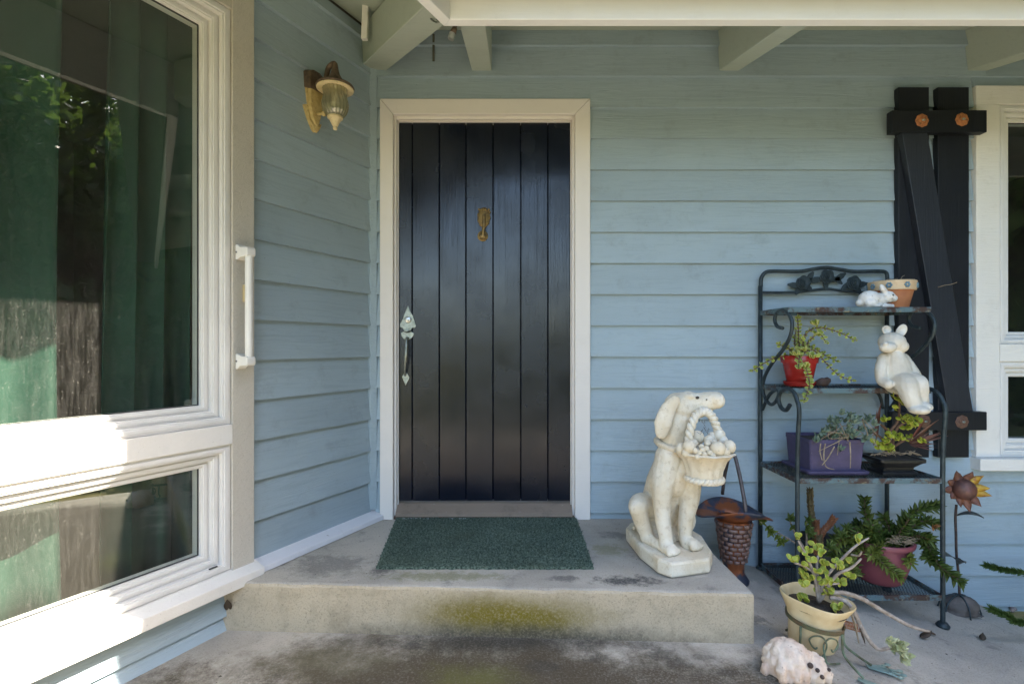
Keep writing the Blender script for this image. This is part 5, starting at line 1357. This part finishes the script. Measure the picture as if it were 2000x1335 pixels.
def point_leaf(name, mat, w=.17, th=.07, curl=.25):
    mb = MB(); v = []; f = []; n = 6
    for i in range(n + 1):
        q = i / n; ww = w * math.sin(math.pi * (.12 + .88 * q) ** .8) if q < 1 else .004; z = curl * q * q
        v += [Vector((q, -ww, z + ww * .35)), Vector((q, 0, z - th * (1 - q))), Vector((q, ww, z + ww * .35)), Vector((q, 0, z + th * .35 * (1 - q)))]
    for i in range(n):
        for k in range(4): f.append((i * 4 + k, i * 4 + (k + 1) % 4, i * 4 + 4 + (k + 1) % 4, i * 4 + 4 + k))
    f += [(0, 1, 2, 3), (n * 4, n * 4 + 1, n * 4 + 2, n * 4 + 3)]
    mb.add(v, f); return mb.mesh(name, mat, True)
FREF = random.Random(77)
def frame(dirv, roll=0):
    x = dirv.normalized(); rf = Vector((FREF.uniform(-.5, .3), -.75, .65)).normalized(); z = rf - x * x.dot(rf)
    if z.length < .05: z = Vector((0, -1, 0)) - x * x.y * -1
    z.normalize(); y = z.cross(x)
    return Matrix((x, y, z)).transposed() @ Matrix.Rotation(roll, 3, 'X')
def leaf(root, me, p, dirv, size, roll=0, name='leaf'):
    Mx = Matrix.Translation(p) @ (frame(dirv, roll) @ Matrix.Diagonal((size, size, size))).to_4x4()
    return link(name, me, root, Mx)
def rdir(rg, up=.3):
    w = rg.uniform(0, 6.283); return Vector((math.cos(w), math.sin(w), rg.uniform(-.2, 1) * up + up * .4))
def merged(items, name, mat, root):
    """many tiny leaves in one part: items of (unit mesh, matrix)"""
    V = []; F = []; b = 0; cache = {}
    for me, Mx in items:
        if me not in cache:
            cache[me] = (np.array([v.co[:] for v in me.vertices]), [list(p.vertices) for p in me.polygons])
        co, fs = cache[me]; A = np.array(Mx); V.append(co @ A[:3, :3].T + A[:3, 3]); F += [[i + b for i in q] for q in fs]; b += len(co)
    me = bpy.data.meshes.new(name); me.from_pydata((np.concatenate(V) - np.array(org(root))).tolist(), [], F); me.materials.append(mat)
    me.polygons.foreach_set('use_smooth', [True] * len(me.polygons))
    return tag(link(name, me, root), kind='stuff')
def along(pts, step, sub=8):
    P = catmull(pts, 60); out = []; acc = 0; out.append((P[0], (P[1] - P[0]).normalized()))
    for i in range(1, len(P)):
        seg = (P[i] - P[i - 1]).length; acc += seg
        if acc >= step: out.append((P[i], (P[i] - P[i - 1]).normalized())); acc = 0
    return out
Z6 = lambda zx, zy: (1450 + zx * .3633, 850 + zy * .3633)
def path(Zf, pts, d0, d1):
    n = len(pts); return [at(*Zf(*q), d0 + (d1 - d0) * i / (n - 1)) for i, q in enumerate(pts)]
M['stemred'] = simple('reddish_stem', (.16, .085, .055), (.10, .06, .04), 60, .7, .4)
M['stemtan'] = simple('pale_dry_stem', (.36, .28, .18), (.24, .18, .12), 50, .8, .4)
M['stemgrey'] = simple('grey_woody_stem', (.38, .32, .27), (.24, .19, .15), 40, .8, .6, spots=.4, spotc=(.5, .45, .4), spotth=.6)
rg = random.Random(31)

# --- trailing elephant bush in the red pot
m_var = leafmat('variegated_leaf', (.36, .42, .06), (.25, .32, .05), .4, (.64, .60, .22))
L1 = round_leaf('leaf', m_var)
stems = [([(372, 640), (366, 520), (360, 400)], 0), ([(385, 640), (405, 520), (470, 470), (560, 475), (650, 505), (735, 550)], -.06), ([(390, 640), (430, 560), (500, 505), (545, 565)], -.08),
         ([(385, 640), (460, 610), (540, 690), (620, 770), (725, 815)], -.12), ([(395, 650), (405, 700), (432, 800), (435, 850), (400, 950)], -.16), ([(350, 650), (300, 600), (235, 575)], -.08), ([(340, 650), (230, 655), (130, 705), (60, 750)], -.05),
         ([(380, 640), (440, 590), (530, 640), (625, 690)], .06), ([(365, 645), (340, 560), (350, 480)], .05), ([(375, 645), (400, 600), (385, 540)], -.05), ([(375, 640), (370, 660), (365, 730)], -.13)]
for pts, dd in stems:
    P = path(Z5, pts, 2.48 if dd > -.1 else 2.43, 2.48 + dd); m2 = MB(); m2.tube(P, [.0045, .0035, .002], 6, 5); m2.build('stem', M['stemred'], redp, True)
    pr = 0
    for (p, tn) in along(P, .0165):
        pr += 1; sd = tn.cross(Vector((0, 0, 1)) if pr % 2 else Vector((0, 1, 0)))
        if sd.length < .1: sd = Vector((1, 0, 0))
        sd.normalize()
        for s in (1, -1): leaf(redp, L1, p, sd * s + tn * .5 + Vector((0, -.2, .15)), rg.uniform(.016, .023), rg.uniform(-.5, .5))
    for k in range(3): leaf(redp, L1, P[-1], rdir(rg, .6) + tn * .6, rg.uniform(.014, .02), rg.uniform(-.6, .6))
for zx, zy in ((380, 610), (370, 680), (460, 660), (480, 445), (495, 510), (350, 640), (400, 720)):
    c0 = at(*Z5(zx, zy), 2.37 + rg.uniform(0, .06))
    for k in range(8): leaf(redp, L1, c0 + Vector((rg.uniform(-.012, .012), rg.uniform(-.006, .006), rg.uniform(-.006, .006))), rdir(rg, .8), rg.uniform(.024, .032), rg.uniform(-.5, .5))

# --- grey-green tangle in the purple planter
m_gg = leafmat('grey_green_leaf', (.19, .27, .17), (.30, .35, .25), .55)
L2 = point_leaf('leaf', m_gg, .26, .08, .3)
def rosette(root, me, c0, n, size, axis, open_=.9, nm='leaf'):
    ax_ = axis.normalized(); a = ax_.orthogonal().normalized(); b = ax_.cross(a)
    for k in range(n):
        w = k * 2.4; q = k / n
        leaf(root, me, c0, a * math.cos(w) * (open_ - q * .5) + b * math.sin(w) * (open_ - q * .5) + ax_ * (.35 + q), size * (1.05 - .35 * q), 0, nm)
for zx, zy in ((490, 1180), (520, 1145), (560, 1080), (590, 1120), (620, 1060), (640, 1030), (665, 1075), (700, 1040), (720, 1085), (690, 1110), (600, 1170), (640, 1150), (560, 1130), (660, 1180), (630, 1260), (650, 1290), (820, 1060), (850, 1100), (760, 1130), (610, 1090), (575, 1160), (680, 1140), (790, 1085), (830, 1150), (740, 1060), (710, 1170), (800, 1190), (540, 1200), (480, 1210), (610, 1220), (700, 1230)):
    rosette(pur, L2, at(*Z5(zx, zy), 2.30 + rg.uniform(0, .12)), 9, rg.uniform(.028, .042), Vector((rg.uniform(-.5, .5), -.7, rg.uniform(.2, 1))))
for i in range(11):
    x0 = rg.uniform(540, 860); P = [(x0, 1230), (x0 + rg.uniform(-60, 60), 1150 + rg.uniform(-50, 30)), (x0 + rg.uniform(-110, 110), 1120 + rg.uniform(-60, 80)), (x0 + rg.uniform(-140, 130), 1200 + rg.uniform(-50, 120))]
    m2 = MB(); m2.tube(path(Z5, P, 2.38, 2.30), [.0026, .0022, .0014], 6, 6); m2.build('stem', M['stemtan'], pur, True)
for P in ([(510, 1220), (505, 1270), (520, 1330)], [(540, 1220), (530, 1300), (545, 1370), (600, 1390)], [(700, 1210), (705, 1300), (703, 1380)], [(600, 1240), (560, 1310), (520, 1360)]):
    m2 = MB(); m2.tube(path(Z5, P, 2.31, 2.285), [.003, .0025, .0015], 6, 6); m2.build('stem', M['stemtan'], pur, True)

# --- lime jade and reddish spikes in the bonsai tray
m_lime = leafmat('lime_leaf', (.40, .45, .035), (.26, .34, .03), .38, (.48, .46, .07))
L3 = round_leaf('leaf', m_lime)
m2 = MB()
for P in ([(970, 1250), (960, 1150), (1015, 1070), (1022, 960), (1003, 885)], [(970, 1250), (900, 1180), (850, 1150)], [(975, 1240), (1010, 1120), (1090, 1070)], [(975, 1250), (1050, 1200), (1110, 1190)], [(960, 1150), (920, 1110), (890, 1090)]):
    m2 = MB(); m2.tube(path(Z5, P, 2.38, 2.32), [.007, .006, .003], 7, 6); m2.build('stem', M['stemred'], bon, True)
for zx, zy, n in ((1010, 890, 8), (1000, 930, 5), (1045, 965, 8), (1010, 1000, 4), (930, 1070, 9), (1050, 1060, 8), (1080, 1085, 9), (1110, 1060, 8), (1145, 1080, 8), (1130, 1110, 6), (1070, 1120, 6), (950, 1175, 8), (985, 1160, 5), (1015, 1190, 8), (1070, 1195, 6), (1095, 1185, 6), (905, 1240, 8), (945, 1255, 8), (975, 1270, 5), (1180, 1200, 8), (930, 1215, 5), (880, 1230, 4)):
    c0 = at(*Z5(zx, zy), 2.30 + rg.uniform(0, .06))
    for k in range(n): leaf(bon, L3, c0 + Vector((rg.uniform(-.012, .012), rg.uniform(-.01, .01), rg.uniform(-.01, .01))), rdir(rg, .7), rg.uniform(.021, .030), rg.uniform(-.5, .5))
m_spk = leafmat('reddish_spike', (.20, .075, .06), (.26, .16, .12), .5)
L4 = point_leaf('leaf', m_spk, .07, .03, .15)
o0 = at(*Z5(1090, 1220), 2.36)
for tx, ty in ((1345, 1190), (1300, 1165), (1255, 1042), (1235, 1275), (1195, 1262), (1262, 1230), (1290, 1150), (1210, 1180), (1180, 1135), (1230, 1240), (1150, 1260), (1270, 1270), (1170, 1040), (1240, 1150)):
    tip = at(*Z5(tx, ty), 2.30); dv = tip - o0; leaf(bon, L4, o0, dv, dv.length, rg.uniform(-.5, .5))
for P in ((880, 950, 870, 1090), (862, 1000, 875, 1110)):
    tip = at(*Z5(P[0], P[1]), 2.42); b0 = at(*Z5(P[2], P[3]), 2.42); leaf(bon, L4, b0 - Vector((0, 0, .05)), tip - b0 + Vector((0, 0, .05)), (tip - b0).length + .05)
m2 = MB()
for k in range(30):
    c0 = at(*Z5(rg.uniform(850, 1130), rg.uniform(1275, 1295)), 2.33); m2.tube([c0, c0 + Vector((rg.uniform(-.03, .03), rg.uniform(-.02, .02), .006)), c0 + Vector((rg.uniform(-.05, .05), rg.uniform(-.03, .02), -.004))], .001, 4, 3)
m2.build('straw_litter', M['stemtan'], bon)['kind'] = 'stuff'

# --- dark spiky succulent in the mauve pot
m_dk = leafmat('dark_green_leaf', (.07, .11, .02), (.13, .17, .035), .42)
L5 = point_leaf('leaf', m_dk, .17, .09, .12)
m_dkl = leafmat('mid_green_leaf', (.14, .19, .025), (.20, .23, .05), .42)
L6 = point_leaf('leaf', m_dkl, .16, .10, .1)
items = []; itemsl = []
def bottlebrush(P, r0, r1, dens, lm, bucket, big=1.0):
    m2 = MB(); m2.tube(P, [r0, r1], 7, 5); m2.build('stem', M['stemred'], mau if bucket is not None else dar, True)
    S = along(P, dens, 14)
    for i, (p, tn) in enumerate(S):
        a = tn.orthogonal().normalized(); b = tn.cross(a); q = i / len(S)
        for k in range(5):
            w = 1.26 * k + i * .7 + rg.uniform(-.2, .2); dv = a * math.cos(w) + b * math.sin(w) + tn * rg.uniform(.35, .9)
            s = rg.uniform(.032, .048) * big
            bucket.append((lm, Matrix.Translation(p) @ (frame(dv, rg.uniform(-.4, .4)) @ Matrix.Diagonal((s, s, s))).to_4x4()))
for pts, d1, lm in (([(790, 580), (720, 500), (665, 430), (655, 345)], 2.45, 0), ([(820, 580), (850, 480), (930, 405), (1055, 375)], 2.40, 0), ([(830, 580), (900, 500), (980, 460), (1060, 480)], 2.36, 0), ([(850, 580), (960, 560), (1020, 640), (1065, 705), (1180, 790)], 2.17, 0),
                    ([(780, 600), (730, 600), (715, 640), (770, 700), (860, 765)], 2.25, 1), ([(800, 600), (870, 640), (905, 690)], 2.26, 1), ([(770, 590), (650, 560), (560, 545), (500, 595)], 2.33, 1), ([(770, 590), (680, 520), (600, 470)], 2.5, 0), ([(760, 590), (700, 545), (620, 520)], 2.3, 0),
                    ([(800, 580), (790, 500), (760, 440)], 2.45, 0), ([(810, 580), (840, 530), (900, 440)], 2.33, 0), ([(850, 580), (930, 540), (1010, 560)], 2.30, 0), ([(780, 590), (740, 600), (690, 640)], 2.26, 1), ([(990, 530), (1010, 600), (1000, 660)], 2.28, 0), ([(760, 590), (640, 590), (570, 660), (600, 750)], 2.24, 1), ([(770, 580), (700, 530), (700, 480)], 2.28, 0)):
    bottlebrush(path(Z6, pts, 2.42, d1), .007, .004, .0115, L6 if lm else L5, itemsl if lm else items)
merged(items, 'foliage', m_dk, mau); merged(itemsl, 'young_foliage', m_dkl, mau)
m_or = leafmat('orange_dry_leaf', (.35, .16, .05), (.25, .12, .05), .6); L7 = point_leaf('leaf', m_or, .22, .05, .2)
rosette(mau, L7, at(*Z6(1025, 490), 2.27), 8, .03, Vector((0, -1, .4)))
m2 = MB()
for k in range(25):
    c0 = at(*Z6(rg.uniform(800, 930), rg.uniform(555, 585)), 2.34); m2.tube([c0, c0 + Vector((rg.uniform(-.04, .04), rg.uniform(-.02, .02), .01)), c0 + Vector((rg.uniform(-.06, .06), rg.uniform(-.03, .02), 0))], .0012, 4, 3)
m2.build('straw_litter', M['stemtan'], mau)['kind'] = 'stuff'

# --- reddish columns and green stars in the dark pot
m_red = leafmat('rust_red_leaf', (.32, .12, .05), (.22, .10, .05), .55); L8 = point_leaf('leaf', m_red, .2, .1, .1)
m_brn = leafmat('brown_spine_leaf', (.20, .15, .07), (.14, .11, .05), .6); L9 = point_leaf('leaf', m_brn, .2, .1, .1)
def column(P, r, lm, mt, nm):
    m2 = MB(); m2.tube(P, r, 8, 6); m2.build('stem', mt, dar, True); it = []
    for i, (p, tn) in enumerate(along(P, .007, 16)):
        a = tn.orthogonal().normalized(); b = tn.cross(a)
        for k in range(6):
            w = k * 1.047 + i * .52; dv = a * math.cos(w) + b * math.sin(w) + tn * 1.6; s = rg.uniform(.012, .02)
            it.append((lm, Matrix.Translation(p + (a * math.cos(w) + b * math.sin(w)) * r[0] * .7) @ (frame(dv) @ Matrix.Diagonal((s, s, s))).to_4x4()))
    merged(it, nm, lm.materials[0], dar)
column(path(Z6, [(400, 640), (388, 520), (368, 400), (362, 285)], 2.44, 2.44), [.012, .014, .012, .004], L9, m_brn, 'spines')
column(path(Z6, [(395, 640), (402, 540), (396, 455)], 2.38, 2.38), [.010, .012, .006], L8, m_red, 'red_scales')
column(path(Z6, [(400, 600), (430, 520), (465, 480), (490, 445)], 2.38, 2.38), [.010, .011, .010, .004], L8, m_red, 'red_scales')
column(path(Z6, [(420, 640), (415, 570), (412, 540)], 2.36, 2.36), [.010, .012, .008], L9, m_brn, 'spines')
L10 = point_leaf('leaf', m_dkl, .2, .12, .15); L11 = point_leaf('leaf', m_dk, .2, .12, .15)
for P in ([(320, 600), (240, 550), (170, 510), (100, 465)], [(330, 600), (280, 520), (255, 455)], [(345, 600), (345, 520), (345, 460)], [(250, 555), (215, 575)]):
    m2 = MB(); m2.tube(path(Z6, P, 2.42, 2.34), [.005, .003], 6, 5); m2.build('stem', M['stemgrey'], dar, True)
for zx, zy, n, s in ((100, 465, 12, .034), (150, 520, 12, .036), (212, 572, 12, .04), (185, 545, 8, .028), (255, 455, 14, .04), (350, 455, 12, .036), (345, 500, 12, .036), (360, 530, 10, .036), (135, 495, 8, .026), (270, 490, 8, .03)):
    rosette(dar, L11 if zx > 240 else L10, at(*Z6(zx, zy), 2.35), n, s, Vector((rg.uniform(-.6, .4), -.8, rg.uniform(.1, .9))), 1.0)
items = []
for zx, zy in ((470, 600), (500, 560), (530, 620), (560, 580), (480, 640), (540, 540), (580, 630), (520, 660), (600, 690), (610, 740), (500, 520), (560, 500)):
    c0 = at(*Z6(zx, zy), 2.30 + rg.uniform(0, .1)); ax_ = Vector((rg.uniform(-.6, .6), -.6, rg.uniform(.2, 1))).normalized(); a = ax_.orthogonal().normalized(); b = ax_.cross(a)
    for k in range(16):
        w = k * 2.4; dv = a * math.cos(w) + b * math.sin(w) + ax_ * (.2 + k / 16); s = .04 * (1.05 - k / 32)
        items.append((L5, Matrix.Translation(c0) @ (frame(dv) @ Matrix.Diagonal((s, s, s))).to_4x4()))
merged(items, 'foliage', m_dk, dar)

# --- jade in the cream pot
m_jade = leafmat('jade_leaf', (.26, .36, .04), (.37, .41, .05), .36, (.52, .50, .09))
L12 = round_leaf('leaf', m_jade)
YD_ = 1.86
for pts, d1, r in (([(410, 895), (388, 760), (348, 655), (300, 565)], 1.84, [.0068, .006, .0045, .003]), ([(415, 890), (440, 780), (500, 700), (600, 600), (680, 550)], 1.9, [.0062, .0055, .0045, .003]), ([(425, 880), (500, 755), (585, 710), (640, 660)], 1.82, [.0055, .0055, .0045, .003]), ([(585, 640), (625, 645), (640, 625)], 1.82, [.004, .003]), ([(380, 735), (330, 700), (280, 685)], 1.82, [.004, .003]), ([(430, 800), (520, 795)], 1.82, [.004, .003]), ([(415, 880), (400, 700), (410, 640)], 1.9, [.006, .004])):
    m2 = MB(); P = path(Z6, pts, YD_, d1) if len(pts) > 2 else [at(*Z6(*q), YD_ - .02) for q in pts]; m2.tube(P, r, 8, 6); m2.build('stem', M['stemgrey'], ypot, True)
for zx, zy, n in ((280, 680, 6), (265, 665, 3), (338, 625, 6), (355, 640, 4), (372, 678, 6), (410, 620, 6), (425, 632, 4), (335, 745, 6), (358, 772, 5), (325, 805, 6), (345, 795, 4), (330, 880, 8), (440, 690, 6), (400, 740, 4), (512, 705, 7), (500, 690, 4), (530, 800, 6), (570, 758, 6), (580, 682, 6), (618, 565, 5), (488, 862, 6), (500, 930, 6), (520, 925, 4), (292, 548, 5), (488, 782, 5), (452, 822, 6), (345, 720, 5), (410, 850, 2), (465, 840, 5), (415, 790, 4), (435, 740, 4), (395, 600, 4), (310, 690, 4)):
    c0 = at(*Z6(zx, zy), 1.83 + rg.uniform(-.02, .05))
    for k in range(n): leaf(ypot, L12, c0 + Vector((rg.uniform(-.006, .006), rg.uniform(-.006, .006), rg.uniform(-.006, .006))), rdir(rg, .7), rg.uniform(.020, .029), rg.uniform(-.5, .5))
m2 = MB(); m2.tube(path(Z6, [(470, 845), (545, 845), (640, 875), (760, 945), (880, 1012), (965, 1042), (1005, 1050)], 1.86, 1.92), [.008, .0085, .008, .0075, .007, .006, .004], 9, 6); m2.build('bare_branch', M['stemgrey'], ypot, True)
m2 = MB(); m2.tube(path(Z6, [(470, 870), (540, 885), (590, 930), (640, 1030), (690, 1110), (735, 1148), (790, 1140)], 1.85, 1.80), [.0075, .008, .0085, .0075, .007, .006, .006], 9, 6); m2.build('bare_branch', M['stemgrey'], ypot, True)
m2 = MB(); m2.tube(path(Z6, [(565, 905), (600, 1000), (615, 1060), (626, 1115)], 1.82, 1.80), [.003, .007, .005, .003], 7, 5, sq=.4); m2.build('bark_strip', M['stemtan'], ypot, True)
m2 = MB(); m2.tube(path(Z6, [(632, 1035), (648, 1080), (660, 1120)], 1.80, 1.79), [.003, .008, .001], 6, 5, sq=.3); m2.build('bark_strip', M['bark'], ypot, True)
m_pale = leafmat('pale_green_leaf', (.52, .55, .26), (.62, .61, .36), .42, (.62, .60, .42)); L13 = round_leaf('leaf', m_pale); L14 = point_leaf('leaf', m_pale, .3, .08, .3)
for zx, zy, n, s in ((780, 1105, 8, .034), (815, 1120, 10, .036), (850, 1120, 8, .032), (840, 1155, 10, .036), (870, 1180, 10, .036), (860, 1205, 8, .032), (800, 1145, 6, .03)):
    rosette(ypot, L14, at(*Z6(zx, zy), 1.79 + rg.uniform(-.01, .02)), n, s, Vector((rg.uniform(-.3, .7), -.8, rg.uniform(-.1, .7))), 1.0)

# --- asparagus fern reaching in from the right
m_fern = leafmat('fern_green', (.05, .11, .025), (.09, .15, .03), .6); L15 = point_leaf('leaf', m_fern, .10, .05, .1)
FR = Vector((2.75, -.32, -.28))
fern = thing('asparagus_fern', 'feathery green fern fronds reaching in from the right edge', 'plant', FR)
for P in ([FR + Vector((0, 0, .03)), FR + Vector((-.08, .02, .25)), at(2000, 1118, 2.42), at(1960, 1112, 2.41), at(1926, 1103, 2.40)], [FR + Vector((0, 0, .03)), FR + Vector((-.03, -.05, .18)), at(2005, 1213, 2.22), at(1970, 1203, 2.2), at(1935, 1188, 2.2)],
          [FR + Vector((0, 0, .03)), FR + Vector((.1, .05, .3)), FR + Vector((.3, .1, .42)), FR + Vector((.5, .1, .35))], [FR + Vector((0, 0, .03)), FR + Vector((.1, -.1, .3)), FR + Vector((.3, -.25, .35)), FR + Vector((.45, -.35, .25))]):
    m2 = MB(); m2.tube(P, [.003, .002, .001], 5, 6); so_ = m2.build('frond', simple('fern_stem', (.10, .14, .04), (.08, .11, .03), 30, .7), fern, True); it = []
    for i, (p, tn) in enumerate(along(P, .0035, 24)):
        if i < 12: continue
        a = tn.orthogonal().normalized(); b = tn.cross(a)
        for k in range(9):
            w = rg.uniform(0, 6.28); dv = a * math.cos(w) + b * math.sin(w) * .8 + tn * 1.0; s = rg.uniform(.018, .032); it.append((L15, Matrix.Translation(p) @ (frame(dv) @ Matrix.Diagonal((s, s, s))).to_4x4()))
    o = merged(it, 'needles', m_fern, so_)

# --- fallen leaves and litter
m_dry = leafmat('dry_leaf', (.16, .11, .07), (.09, .065, .045), .8); L16 = point_leaf('dry_leaf', m_dry, .26, .02, .35)
dl = [(1800, 1180, 2.12, .06, .3, 'curled brown leaf lying before the bottom shelf of the rack'), (1828, 1174, 2.17, .05, 2.6, 'brown leaf lying between the rack foot and the wired stone'), (1919, 1208, 2.2, .045, .8, 'grey brown leaf lying right of the wired stone'), (1530, 1118, 2.33, .05, 1.2, 'dry leaf lying on the bottom shelf left end')]
for px, py, d, s, w, lab in dl:
    p = at(px, py, d); p.z = floor_z(p.x) + .006 if 'bottom shelf left' not in lab else SZ[3] + .004
    mo = L16.copy(); o = link('dry_leaf', mo, None, Matrix.Translation(p) @ Matrix.Rotation(w, 4, 'Z') @ Matrix.Diagonal((s, s, s, 1))); tag(o, lab, 'leaf')
o = link('dry_leaf', L16.copy(), None, Matrix.Translation(W(lu(446, .03), .03, lz(446, 1190, .03))) @ (frame(Vector((.1, -.1, 1))) @ Matrix.Diagonal((.055, .055, .055))).to_4x4()); tag(o, 'curled brown leaf caught in a web beneath the window sill', 'leaf')
m2 = MB(); 
for i in range(420):
    x = rg.uniform(-1.0, 2.3); y = rg.uniform(-1.05, -.05)
    z = STEP if (x < .86 and y > -.73 + (x + .8) * -.04) else floor_z(x)
    if x < .9 and -.86 < y < -.72: continue
    if x < CX - (-y) * .45: continue
    s = rg.uniform(.0015, .004) * (2 if rg.random() < .06 else 1); w = rg.uniform(0, 6.28)
    c0 = Vector((x, y, z + .0015)); a = Vector((math.cos(w), math.sin(w), 0)) * s; b = Vector((-math.sin(w), math.cos(w), 0)) * s * .45
    m2.add([c0 - a, c0 + b + Vector((0, 0, s * .4)), c0 + a, c0 - b + Vector((0, 0, s * .3))], [(0, 1, 2, 3)])
tag(m2.build('floor_litter', simple('litter', (.06, .05, .04), (.12, .10, .07), 30, .9)), 'tiny dark crumbs of dry leaf scattered over the concrete', 'litter', kind='stuff')

tw = thing('dry_twig', 'thin dry stem caught across the black shutter brace', 'twig', at(1852, 556, 2.56))
m2 = MB(); m2.tube([at(1832, 561, 2.565), at(1845, 557, 2.56), at(1858, 555, 2.56), at(1869, 551, 2.562)], .0014, 5, 4); m2.build('stem', M['stemtan'], tw, True)
